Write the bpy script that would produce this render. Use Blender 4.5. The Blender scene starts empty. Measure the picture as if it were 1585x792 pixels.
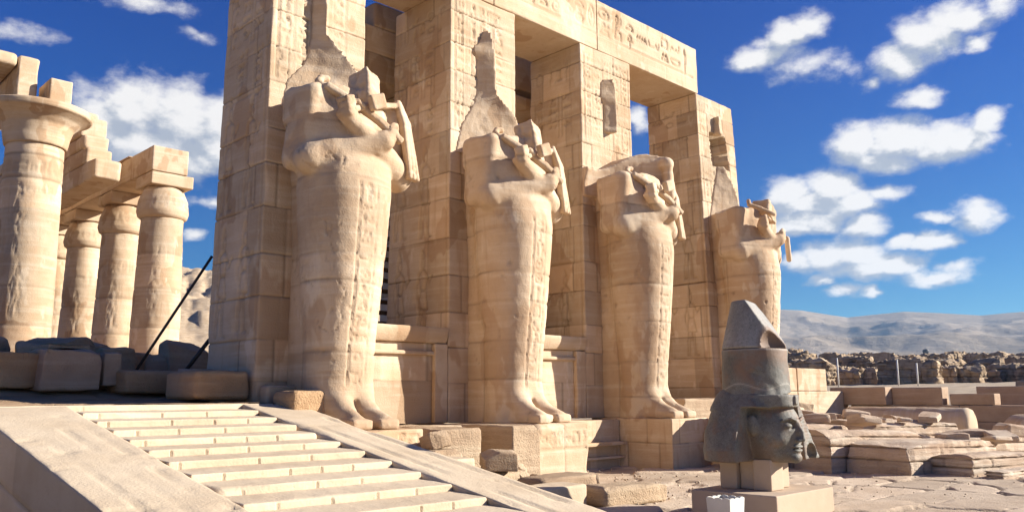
import bpy, math, random
import numpy as np
from mathutils import Matrix, Vector, Euler
R_ = math.radians
sc = bpy.context.scene
# ------------------------------------------------------------------ camera
cd = bpy.data.cameras.new('camera'); cam = bpy.data.objects.new('camera', cd); sc.collection.objects.link(cam); sc.camera = cam
def cam_basis(v1=(2140, 606), v2=(-485, 622), c=(792.5, 396.)):
    a = np.array(v1) - c; b = np.array(v2) - c; f = math.sqrt(-(a @ b))
    X = np.array([a[0], a[1], f]); X /= np.linalg.norm(X)
    Y = np.array([b[0], b[1], f]); Y /= np.linalg.norm(Y)
    Z = np.cross(X, Y); Z = -Z if Z[1] > 0 else Z
    return f, np.array([X, Y, Z])
FPX, RC = cam_basis()
m = Matrix.Identity(4)
for i, col in enumerate(((1, 0, 0), (0, -1, 0), (0, 0, -1))):
    w = RC @ np.array(col, float)
    for j in range(3): m[j][i] = w[j]
cam.matrix_world = m
cd.sensor_width = 36; cd.lens = 36 * FPX / 1585; cd.clip_start = .05; cd.clip_end = 20000
# ------------------------------------------------------------------ sun, sky, exposure
SUN_AZ, SUN_EL = 49.5, 23.0          # azimuth right of the facade normal, elevation
sd = Vector((math.sin(R_(SUN_AZ)) * math.cos(R_(SUN_EL)), -math.cos(R_(SUN_AZ)) * math.cos(R_(SUN_EL)), math.sin(R_(SUN_EL))))
sl = bpy.data.lights.new('sun', 'SUN'); so = bpy.data.objects.new('sun', sl); sc.collection.objects.link(so)
sl.energy = 5.0; sl.angle = R_(.5); sl.color = (1, .955, .88); so.rotation_euler = sd.to_track_quat('Z', 'Y').to_euler()
so.location = (0, 0, 40)
sc.view_settings.view_transform = 'Standard'; sc.view_settings.look = 'None'; sc.view_settings.gamma = 1
sc.view_settings.exposure = 1.24; sc.view_settings.use_curve_mapping = False
sc.cycles.max_bounces = 6; sc.cycles.diffuse_bounces = 4; sc.cycles.use_denoising = True
W = bpy.data.worlds.new('World'); sc.world = W; W.use_nodes = True

class NT:
    """small helper round a node tree"""
    def __init__(s, nt): s.nt = nt; s.n = nt.nodes; s.l = nt.links
    def add(s, typ, _in=None, **kw):
        nd = s.n.new(typ)
        for k, v in kw.items(): setattr(nd, k, v)
        for k, v in (_in or {}).items():
            if isinstance(v, bpy.types.NodeSocket): s.l.new(v, nd.inputs[k])
            else: nd.inputs[k].default_value = v
        return nd
    def math(s, op, a, b=0., c=0., clamp=False):
        nd = s.n.new('ShaderNodeMath'); nd.operation = op; nd.use_clamp = clamp
        for i, v in enumerate((a, b, c)):
            if isinstance(v, bpy.types.NodeSocket): s.l.new(v, nd.inputs[i])
            else: nd.inputs[i].default_value = v
        return nd.outputs[0]
    def vmath(s, op, a, b=(0, 0, 0)):
        nd = s.n.new('ShaderNodeVectorMath'); nd.operation = op
        for i, v in enumerate((a, b)):
            if isinstance(v, bpy.types.NodeSocket): s.l.new(v, nd.inputs[i])
            else: nd.inputs[i].default_value = v
        return nd.outputs['Value'] if op in ('LENGTH', 'DOT_PRODUCT') else nd.outputs[0]
    def noise(s, vec, scale, detail=4, rough=.55, col=False):
        nd = s.add('ShaderNodeTexNoise', {'Scale': scale, 'Detail': detail, 'Roughness': rough})
        if vec is not None: s.l.new(vec, nd.inputs['Vector'])
        return nd.outputs['Color' if col else 'Fac']
    def mix(s, fac, a, b, mode='MIX'):
        nd = s.n.new('ShaderNodeMix'); nd.data_type = 'RGBA'; nd.blend_type = mode
        for sock, v in ((nd.inputs[0], fac), (nd.inputs[6], a), (nd.inputs[7], b)):
            if isinstance(v, bpy.types.NodeSocket): s.l.new(v, sock)
            else: sock.default_value = v if isinstance(v, (int, float)) else (tuple(v) + (1,))[:4]
        return nd.outputs[2]
    def ramp(s, fac, lo, hi):
        nd = s.add('ShaderNodeMapRange', {'Value': fac, 'From Min': lo, 'From Max': hi}); nd.interpolation_type = 'SMOOTHSTEP'
        return nd.outputs[0]

def pix_dir(px, py):
    d = np.array([px - 792.5, py - 396., FPX]); r = RC @ d
    return math.degrees(math.atan2(r[0], r[1])), math.degrees(math.atan2(r[2], math.hypot(r[0], r[1])))
# clouds as soft blobs at fixed compass directions: azimuth, elevation, half width, half height (degrees), weight
CL = [
    (8.5, 16.4, 3.2, 2.6, 1), (12.8, 17.9, 3.2, 2.8, 1), (16.5, 17.2, 3.2, 3.6, 1), (20.2, 17.4, 3.2, 3.6, 1), (24.0, 15.8, 3.0, 4.0, 1), (22, 13.2, 3.5, 2.0, 1), (25.5, 18.2, 2.2, 2.2, 1),
]
def cl(px, py, w, h, wt=1.0):
    a, e = pix_dir(px, py); a2, _ = pix_dir(px + w, py); _, e2 = pix_dir(px, py - h)
    CL.append((a, e, abs(a2 - a) * 1.12, abs(e2 - e) * 1.1, wt))
CL.clear()
for t in [  # the clouds of that afternoon, big ones first
    (150, 190, 70, 60), (215, 175, 75, 55), (285, 185, 75, 55), (330, 215, 60, 65), (235, 225, 90, 45), (300, 245, 70, 35, .9), (345, 190, 50, 45),
    (1330, 225, 52, 36), (1392, 215, 62, 40), (1452, 220, 62, 36), (1505, 215, 52, 32), (1528, 190, 30, 24), (1370, 245, 70, 24, .85),
    (1285, 290, 54, 34), (1222, 300, 46, 34), (1320, 315, 52, 26), (1240, 345, 80, 24), (1330, 350, 40, 22, .9), (1250, 318, 80, 30), (1370, 303, 34, 14, .7),
    (1330, 395, 58, 32), (1285, 402, 50, 26), (1390, 410, 54, 26), (1345, 425, 80, 16, .85), (1240, 410, 34, 18, .75), (1270, 437, 24, 9, .8),
    (1400, 372, 32, 14, .9), (1445, 372, 34, 14, .9), (1515, 335, 44, 25), (1450, 340, 30, 10, .7),
    (1445, 430, 62, 15, .8), (1485, 412, 26, 14, .62), (1302, 452, 28, 11, .8), (1350, 453, 22, 8, .7),
    (1170, 85, 44, 24, .8), (1215, 60, 46, 28, .85), (1258, 42, 34, 28, .8), (1235, 108, 48, 22, .45), (1290, 110, 30, 16, .35),
    (1385, 100, 44, 34, .85), (1425, 62, 56, 36, .85), (1480, 30, 62, 28, .8), (1540, 15, 40, 18, .5), (1505, 65, 34, 14, .6), (1425, 150, 36, 15, .7), (1350, 132, 18, 14, .5),
    (230, 5, 60, 14, .4), (30, 45, 50, 14, .38), (305, 60, 30, 10, .34), (985, 190, 18, 24, .7), (300, 365, 20, 10, .6), (330, 318, 30, 10, .4), (90, 250, 60, 50)]:
    cl(*t)
g = bpy.data.node_groups.new('cloud_field', 'ShaderNodeTree')
g.interface.new_socket('Vector', in_out='INPUT', socket_type='NodeSocketVector')
g.interface.new_socket('Density', in_out='OUTPUT', socket_type='NodeSocketFloat')
T = NT(g); gi = T.add('NodeGroupInput'); go = T.add('NodeGroupOutput')
v0 = gi.outputs[0]
nz = T.vmath('SUBTRACT', T.noise(T.vmath('MULTIPLY', v0, (.8, 1.2, 1)), .26, 7, .58, True), (.5, .5, .5))
v1 = T.vmath('ADD', v0, T.vmath('MULTIPLY', nz, (3.4, 2.2, 0)))
acc = None
for (a, e, w_, h_, wt) in CL:
    q = T.vmath('MULTIPLY', T.vmath('SUBTRACT', v1, (a, e, 0)), (1 / w_, 1 / h_, 0))
    d = T.math('MULTIPLY_ADD', T.vmath('LENGTH', q), -wt, wt)
    acc = d if acc is None else T.math('SMOOTH_MAX', acc, d, .12)
fine = T.noise(T.vmath('MULTIPLY', v0, (.75, 1.15, 1)), .7, 9, .60)
den = T.math('ADD', acc, T.math('MULTIPLY', T.math('SUBTRACT', fine, .5), 1.15))
T.l.new(den, go.inputs[0])
T = NT(W.node_tree); T.n.clear()
tc = T.add('ShaderNodeTexCoord'); sx = T.add('ShaderNodeSeparateXYZ', {0: T.vmath('NORMALIZE', tc.outputs['Generated'])})
az = T.math('MULTIPLY', T.math('ARCTAN2', sx.outputs[0], sx.outputs[1]), 57.2958)
el = T.math('MULTIPLY', T.math('ARCSINE', sx.outputs[2]), 57.2958)
av = T.add('ShaderNodeCombineXYZ', {0: az, 1: el}).outputs[0]
g1 = T.add('ShaderNodeGroup'); g1.node_tree = g; T.l.new(av, g1.inputs[0])
g2 = T.add('ShaderNodeGroup'); g2.node_tree = g; T.l.new(T.vmath('ADD', av, (.7, 1.0, 0)), g2.inputs[0])
sky = T.add('ShaderNodeTexSky'); sky.sky_type = 'NISHITA'; sky.sun_disc = False
sky.sun_elevation = R_(SUN_EL); sky.sun_rotation = R_(180 - SUN_AZ); sky.air_density = 1.0; sky.dust_density = .25; sky.ozone_density = 3.0; sky.altitude = 80
hs = T.add('ShaderNodeHueSaturation', {'Hue': .512, 'Saturation': 1.3, 'Value': 1.15, 'Color': sky.outputs[0]})
shade = T.ramp(T.math('SUBTRACT', g1.outputs[0], g2.outputs[0]), -.26, .30)
elr = T.ramp(el, 3., 28.)
hsb = T.mix(1., hs.outputs[0], T.mix(elr, (.11, .48, .70), (.02, .38, .80)), 'MULTIPLY')
cc = T.mix(shade, (3.9, 4.3, 5.0), (8.4, 8.2, 8.0))
alpha = T.math('MULTIPLY', T.ramp(g1.outputs[0], -.15, .55), .97)
colr = T.mix(alpha, hsb, cc)
bg = T.add('ShaderNodeBackground', {'Color': colr, 'Strength': .05})
wo = T.add('ShaderNodeOutputWorld', {0: bg.outputs[0]})

# ------------------------------------------------------------------ helpers
rng = np.random.default_rng(7); random.seed(7)
_T = np.random.default_rng(3).random(4096).astype(np.float32)
def vnoise(P):
    """3-D value noise, P (n,3) -> -1..1"""
    P = np.asarray(P, np.float32); I = np.floor(P).astype(np.int64); f = P - I; f = f * f * (3 - 2 * f)
    out = 0
    for dx in (0, 1):
        wx = f[:, 0] if dx else 1 - f[:, 0]
        for dy in (0, 1):
            wy = f[:, 1] if dy else 1 - f[:, 1]
            for dz in (0, 1):
                wz = f[:, 2] if dz else 1 - f[:, 2]
                h = ((I[:, 0] + dx) * 73856093) ^ ((I[:, 1] + dy) * 19349663) ^ ((I[:, 2] + dz) * 83492791)
                out = out + wx * wy * wz * _T[(h ^ (h >> 13)) & 4095]
    return out * 2 - 1
def fbm(P, s=1., o=4, seed=0., rough=.5):
    P = np.asarray(P, np.float32) * s + seed * 17.31 + .37; a = 1.; r = 0; t = 0
    for _ in range(o):
        r = r + a * vnoise(P); t += a; a *= rough; P = P * 2.03 + 5.7
    return r / t

def link(o, parent=None, loc=None):
    sc.collection.objects.link(o)
    if parent is not None: o.parent = parent
    if loc is not None: o.location = loc
    return o
HK = 1.0
def thing(name, label, cat, loc=(0, 0, 0), rz=0, group=None):
    loc = tuple(HK * a for a in loc)
    o = bpy.data.objects.new(name, None); o.empty_display_size = .2; link(o); o.location = loc; o.rotation_euler = (0, 0, rz)
    return tag(o, label, cat, group)
def tag(o, label, cat, group=None):
    o['label'] = label; o['category'] = cat
    if group: o['group'] = group
    return o
def struct(o, kind='structure'): o['kind'] = kind; return o
def mk(name, V, F, mat, parent=None, origin=None, attrs=None, smooth=True, wpos=True):
    """mesh object from world-space verts; V is shifted to parent's or own origin"""
    V = np.asarray(V, np.float64) * HK
    if origin is None: origin = np.array(parent.location) if (parent is not None and wpos) else np.zeros(3)
    V = V - np.asarray(origin)
    if parent is not None and wpos and abs(parent.rotation_euler.z) > 1e-6:
        a = -parent.rotation_euler.z; c, s = math.cos(a), math.sin(a)
        V = np.stack([V[:, 0] * c - V[:, 1] * s, V[:, 0] * s + V[:, 1] * c, V[:, 2]], 1)
    me = bpy.data.meshes.new(name); F = np.asarray(F, np.int32) if not isinstance(F, list) else F
    if isinstance(F, list): me.from_pydata(V.tolist(), [], F)
    else:
        n = len(F); k = F.shape[1]
        me.vertices.add(len(V)); me.vertices.foreach_set('co', V.astype(np.float32).ravel())
        me.loops.add(n * k); me.loops.foreach_set('vertex_index', F.ravel())
        me.polygons.add(n); me.polygons.foreach_set('loop_start', np.arange(0, n * k, k, dtype=np.int32))
        me.polygons.foreach_set('loop_total', np.full(n, k, np.int32))
        me.update(calc_edges=True)
    me.validate(clean_customdata=False)
    if smooth: me.polygons.foreach_set('use_smooth', np.ones(len(me.polygons), bool))
    for k_, a in (attrs or {}).items():
        at = me.attributes.new(k_, 'FLOAT', 'POINT'); at.data.foreach_set('value', np.asarray(a, np.float32))
    me.materials.append(mat); me.update()
    o = bpy.data.objects.new(name, me); link(o, parent)
    if parent is None or not wpos: o.location = origin if parent is None else o.location
    return o

# ------------------------------------------------------------------ materials
ALB = .88      # keeps the stones' real reflectance near .45
def stone_mat(name, base, dark, light, patch=None, patch_amt=.5, bump=.35, strata=1., pits=1.):
    base, dark, light = [(c[0] * ALB, c[1] * ALB * .985, c[2] * ALB * .96) for c in (base, dark, light)]; patch = tuple(x * ALB for x in patch) if patch else None
    M = bpy.data.materials.new(name); M.use_nodes = True; T = NT(M.node_tree); T.n.clear()
    tc = T.add('ShaderNodeTexCoord'); oi = T.add('ShaderNodeObjectInfo')
    v = T.vmath('ADD', tc.outputs['Object'], T.vmath('MULTIPLY', oi.outputs['Location'], (1.0, 1.0, 1.0)))
    n1 = T.noise(v, .9, 5, .6); n2 = T.noise(v, 5., 8, .65); n4 = T.noise(v, 38., 4, .6)
    n3 = T.noise(T.vmath('MULTIPLY', v, (.35, .35, 5.)), 1.6, 5, .6)
    c = T.mix(T.ramp(n1, .35, .68), base, dark)
    c = T.mix(T.math('MULTIPLY', T.ramp(n3, .45, .72), .55 * strata), c, light)
    c = T.mix(T.math('MULTIPLY', T.ramp(n2, .5, .75), .35), c, dark)
    c = T.mix(T.math('MULTIPLY', T.ramp(n4, .52, .72), .4), c, dark)
    if patch:
        n5 = T.noise(T.vmath('MULTIPLY', v, (1, 1, .6)), .95, 3, .5); pf = T.math('MULTIPLY', T.ramp(n5, .565, .59), patch_amt)
        c = T.mix(pf, c, patch)
        n6 = T.noise(T.vmath('MULTIPLY', v, (1, 1, .5)), 1.7, 4, .6); c = T.mix(T.math('MULTIPLY', T.ramp(n6, .60, .66), .55), c, light)
        n7 = T.noise(T.vmath('MULTIPLY', v, (2.2, 2.2, .22)), 2.0, 5, .6); c = T.mix(T.math('MULTIPLY', T.ramp(n7, .56, .72), .45), c, patch)
    at = T.add('ShaderNodeAttribute', attribute_name='tone'); ad = T.add('ShaderNodeAttribute', attribute_name='dirt')
    hv = T.add('ShaderNodeHueSaturation', {'Color': c, 'Value': T.math('MULTIPLY_ADD', at.outputs['Fac'], .19, 1.)})
    c = T.mix(T.math('MULTIPLY', ad.outputs['Fac'], .75, clamp=True), hv.outputs[0], tuple(x * .33 for x in dark))
    hgt = T.math('ADD', T.math('MULTIPLY', n2, .6), T.math('MULTIPLY', n4, .45))
    hgt = T.math('ADD', hgt, T.math('MULTIPLY', n3, .5 * strata))
    vo = T.add('ShaderNodeTexVoronoi', {'Scale': 9., 'Vector': v}); pit = T.ramp(vo.outputs['Distance'], .0, .16)
    hgt = T.math('ADD', hgt, T.math('MULTIPLY', pit, .25 * pits))
    b = T.add('ShaderNodeBump', {'Strength': bump, 'Distance': .06, 'Height': hgt})
    p = T.add('ShaderNodeBsdfPrincipled', {'Base Color': c, 'Roughness': .92, 'Normal': b.outputs[0]})
    p.inputs['Specular IOR Level'].default_value = .15
    T.add('ShaderNodeOutputMaterial', {0: p.outputs[0]})
    return M
M_SAND = stone_mat('sandstone', (.63, .485, .335), (.53, .375, .235), (.72, .595, .445), (.43, .265, .145), .6)
M_STAT = stone_mat('statue_sandstone', (.64, .49, .34), (.53, .375, .24), (.72, .60, .45), (.45, .285, .165), .5, bump=.3, pits=.6)
M_STAIR = stone_mat('stair_limestone', (.66, .53, .375), (.57, .44, .30), (.72, .60, .455), bump=.28, strata=.4, pits=.4)
M_PAVE = stone_mat('paving_stone', (.60, .475, .35), (.49, .37, .26), (.68, .56, .43), bump=.6, strata=.2)
M_ROCK = stone_mat('rough_sandstone', (.50, .37, .245), (.36, .25, .16), (.62, .49, .34), bump=.8, strata=1.2)
M_FALL = stone_mat('fallen_sandstone', (.60, .46, .335), (.46, .325, .225), (.72, .60, .46), bump=.9, strata=1.6)
M_RED = stone_mat('reddish_sandstone', (.50, .36, .25), (.41, .28, .185), (.58, .44, .32), bump=.5)
M_TERR = stone_mat('terrace_stone', (.48, .32, .19), (.36, .235, .135), (.58, .40, .25), bump=.6)
M_MUD = stone_mat('mud_brick', (.54, .40, .26), (.28, .19, .12), (.66, .52, .36), bump=1., strata=1.6)
M_DARK = stone_mat('weathered_dark_stone', (.56, .36, .20), (.42, .26, .14), (.66, .46, .28), bump=.9)
M_SANDG = stone_mat('desert_sand', (.50, .40, .28), (.42, .32, .215), (.58, .47, .34), bump=.3, strata=0)
M_POST = stone_mat('pink_plinth_stone', (.56, .43, .31), (.50, .37, .26), (.62, .49, .37), bump=.12, strata=.1, pits=.1)
M_WHITE = stone_mat('white_painted_wood', (.72, .70, .65), (.6, .57, .5), (.78, .76, .72), bump=.1, strata=.1, pits=0)

def simple_mat(name, col, rough=.7, metal=0):
    M = bpy.data.materials.new(name); M.use_nodes = True; T = NT(M.node_tree); T.n.clear()
    tc = T.add('ShaderNodeTexCoord'); n = T.noise(tc.outputs['Object'], 12, 5)
    c = T.mix(T.ramp(n, .35, .7), col, tuple(x * .75 for x in col))
    p = T.add('ShaderNodeBsdfPrincipled', {'Base Color': c, 'Roughness': rough, 'Metallic': metal}); T.add('ShaderNodeOutputMaterial', {0: p.outputs[0]})
    return M
M_IRON = simple_mat('dark_iron', (.025, .02, .018), .6)
M_WOOD = simple_mat('dark_wood', (.09, .055, .035), .8)
M_POSTW = simple_mat('white_post_paint', (.85, .78, .66), .8)
M_BALL = simple_mat('dark_balloon_fabric', (.03, .03, .035), .7)
M_HOUSE = simple_mat('pale_plaster', (.55, .50, .42), .9)
def granite(name, a, b, rust, ramt):
    M = bpy.data.materials.new(name); M.use_nodes = True; T = NT(M.node_tree); T.n.clear()
    tc = T.add('ShaderNodeTexCoord'); v = tc.outputs['Object']
    n1 = T.noise(v, 2.2, 5, .6); n2 = T.noise(v, 26, 6, .7); n3 = T.noise(v, 110, 3, .6); n4 = T.noise(v, 3.1, 6, .65)
    c = T.mix(T.ramp(n1, .35, .65), a, b); c = T.mix(T.math('MULTIPLY', T.ramp(n2, .45, .7), .5), c, tuple(x * .5 for x in a))
    c = T.mix(T.math('MULTIPLY', T.ramp(n3, .55, .7), .4), c, tuple(min(1, x * 2.2) for x in b))
    c = T.mix(T.math('MULTIPLY', T.ramp(n4, .5, .66), ramt), c, rust)
    ad = T.add('ShaderNodeAttribute', attribute_name='dirt'); at = T.add('ShaderNodeAttribute', attribute_name='tone')
    c = T.mix(T.math('MULTIPLY', ad.outputs['Fac'], 1., clamp=True), c, rust)
    c = T.mix(T.math('MULTIPLY', at.outputs['Fac'], .6, clamp=True), c, (.42, .38, .31))
    hgt = T.math('ADD', T.math('MULTIPLY', n2, .5), T.math('ADD', T.math('MULTIPLY', n4, .5), T.math('MULTIPLY', n3, .12)))
    b_ = T.add('ShaderNodeBump', {'Strength': .35, 'Distance': .03, 'Height': hgt})
    p = T.add('ShaderNodeBsdfPrincipled', {'Base Color': c, 'Roughness': .62, 'Normal': b_.outputs[0]})
    p.inputs['Specular IOR Level'].default_value = .3
    T.add('ShaderNodeOutputMaterial', {0: p.outputs[0]}); return M
M_GRAN = granite('grey_granite', (.12, .11, .088), (.20, .185, .15), (.22, .125, .07), .6)
M_GRAN2 = granite('pale_granite', (.20, .185, .155), (.31, .29, .25), (.20, .12, .075), .25)
M_HILL = bpy.data.materials.new('hill_rock'); M_HILL.use_nodes = True; T = NT(M_HILL.node_tree); T.n.clear()
tc = T.add('ShaderNodeTexCoord'); v = tc.outputs['Object']
n1 = T.noise(v, .0016, 8, .62); n2 = T.noise(v, .012, 8, .68); at = T.add('ShaderNodeAttribute', attribute_name='tone')
c = T.mix(T.ramp(n1, .38, .62), (.29, .23, .165), (.39, .315, .235)); c = T.mix(T.math('MULTIPLY', T.ramp(n2, .42, .6), .5), c, (.25, .195, .135))
c = T.mix(T.math('MULTIPLY', at.outputs['Fac'], .8, clamp=True), c, (.52, .43, .33))
b_ = T.add('ShaderNodeBump', {'Strength': .8, 'Distance': 10., 'Height': n2})
p = T.add('ShaderNodeBsdfPrincipled', {'Base Color': c, 'Roughness': 1., 'Normal': b_.outputs[0]}); p.inputs['Specular IOR Level'].default_value = 0
T.add('ShaderNodeOutputMaterial', {0: p.outputs[0]})
M_CLIFF = stone_mat('cliff_rock', (.60, .45, .29), (.44, .31, .19), (.70, .56, .39), bump=1., strata=1.5)

# ------------------------------------------------------------------ carvings: polyline glyphs in a unit square
def arc(cx, cy, rx, ry, a0=0, a1=360, n=14): return [(cx + rx * math.cos(R_(a0 + (a1 - a0) * i / n)), cy + ry * math.sin(R_(a0 + (a1 - a0) * i / n))) for i in range(n + 1)]
GL = {
 'sun': [arc(.5, .5, .4, .4), arc(.5, .5, .1, .1, n=6)],
 'ankh': [arc(.5, .75, .17, .22), [(.5, .53), (.5, 0)], [(.2, .47), (.8, .47)]],
 'reed': [[(.5, 0), (.5, .95), (.7, .7), (.68, .35), (.5, .3)]],
 'water': [[(0, .4), (.12, .6), (.25, .4), (.37, .6), (.5, .4), (.62, .6), (.75, .4), (.87, .6), (1, .4)]],
 'bird': [[(.05, .8), (.2, .95), (.35, .88), (.4, .68), (.7, .45), (1, .2)], [(.2, .78), (.22, .5), (.4, .3), (.75, .3), (1, .2)], [(.45, .3), (.45, 0), (.3, 0)], [(.6, .3), (.6, 0), (.75, 0)]],
 'loaf': [arc(.5, .25, .35, .4, 0, 180, 8) + [(.85, .25)]],
 'mouth': [arc(.5, .3, .5, .35, 20, 160, 8), arc(.5, .7, .5, .35, 200, 340, 8)],
 'staff': [[(.4, 0), (.5, .9), (.75, .95), (.85, .75)], [(.3, 0), (.4, .08), (.5, 0)]],
 'box': [[(.1, .15), (.9, .15), (.9, .85), (.1, .85), (.1, .15)]],
 'snake': [[(0, .3), (.2, .55), (.4, .3), (.6, .5), (.75, .3), (.9, .6), (.85, .85), (1, .8)]],
 'three': [[(.2, .1), (.2, .9)], [(.5, .1), (.5, .9)], [(.8, .1), (.8, .9)]],
 'basket': [arc(.5, .65, .45, .45, 180, 360, 10) + [(.05, .65)]],
 'man': [arc(.45, .85, .12, .13), [(.45, .72), (.3, .4), (.15, .05), (.85, .05), (.8, .35), (.5, .35)], [(.4, .6), (.85, .7), (.85, .9)]],
 'beetle': [arc(.5, .45, .25, .32), [(.5, .77), (.5, .12)], [(.28, .6), (.05, .8)], [(.72, .6), (.95, .8)], [(.28, .3), (.05, .1)], [(.72, .3), (.95, .1)]],
 'arm': [[(0, .6), (.1, .4), (.9, .4), (1, .6)], [(.9, .4), (.7, .55)]],
 'ra': [arc(.5, .5, .3, .3)],
 'hill': [[(.05, .2), (.3, .8), (.5, .35), (.7, .8), (.95, .2), (.05, .2)]],
 'slash': [[(.1, .95), (.45, .05)], [(.4, .95), (.85, .05)], [(.7, .95), (.95, .3)]],
}
GN = list(GL)
FIG = [  # striding king in profile, unit height, width ~.5
 arc(.25, .9, .055, .07), [(.2, .96), (.24, 1.05), (.3, .97)], [(.25, .83), (.12, .78), (.17, .58), (.33, .58), (.38, .78), (.25, .83)],
 [(.17, .58), (.1, .38), (.42, .36), (.33, .58)], [(.14, .38), (.08, .18), (.06, .0), (.16, .0)], [(.24, .37), (.17, .18), (.14, .0)],
 [(.33, .37), (.36, .18), (.37, .0), (.47, .0)], [(.25, .37), (.29, .18), (.31, .0)], [(.38, .77), (.47, .66), (.58, .74)], [(.12, .77), (.04, .6), (.08, .45)]]
def carve(u, v, items, depth=.02):
    """groove depth at points (u,v); items = (polys, u0, v0, w, h, stroke)"""
    out = np.zeros(len(u), np.float32)
    for polys, x0, y0, w, h, st in items:
        k = np.nonzero((u > x0 - st * 2) & (u < x0 + w + st * 2) & (v > y0 - st * 2) & (v < y0 + h * 1.08 + st * 2))[0]
        if not len(k): continue
        uu, vv = u[k], v[k]; d = np.full(len(k), 9., np.float32)
        for pl in polys:
            pts = [(x0 + a * w, y0 + b * h) for a, b in pl]
            for (ax, ay), (bx, by) in zip(pts[:-1], pts[1:]):
                dx, dy = bx - ax, by - ay; L = dx * dx + dy * dy + 1e-9
                t = np.clip(((uu - ax) * dx + (vv - ay) * dy) / L, 0, 1)
                d = np.minimum(d, np.hypot(uu - ax - t * dx, vv - ay - t * dy))
        out[k] = np.maximum(out[k], np.clip(1.3 - d / st, 0, 1) * depth)
    return out
def glyph_column(r, x0, x1, z0, z1, st=.014, sep=True):
    it = []; z = z1; w = x1 - x0
    if sep: it += [([[(0, 0), (0, 1)]], x0 - .03, z0, .001, z1 - z0, st), ([[(0, 0), (0, 1)]], x1 + .03, z0, .001, z1 - z0, st)]
    while z > z0 + w * .8:
        h = w * r.uniform(.45, 1.1); z -= h
        if r.random() < .45 and h < w * .9:
            it.append((GL[r.choice(GN)], x0, z, w * .45, h, st)); it.append((GL[r.choice(GN)], x0 + w * .52, z, w * .45, h, st))
        else: it.append((GL[r.choice(GN)], x0 + w * .08, z, w * .84, h, st))
        z -= w * .16
    return it
def glyph_row(r, x0, x1, z0, z1, st=.014):
    it = []; x = x0; h = z1 - z0
    while x < x1 - h * .35:
        w = min(h * r.uniform(.35, .75), x1 - x)
        if r.random() < .4: it += [(GL[r.choice(GN)], x, z0, w, h * .46, st), (GL[r.choice(GN)], x, z0 + h * .54, w, h * .46, st)]
        else: it.append((GL[r.choice(GN)], x, z0, w, h, st))
        x += w + h * .13
    return it

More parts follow.
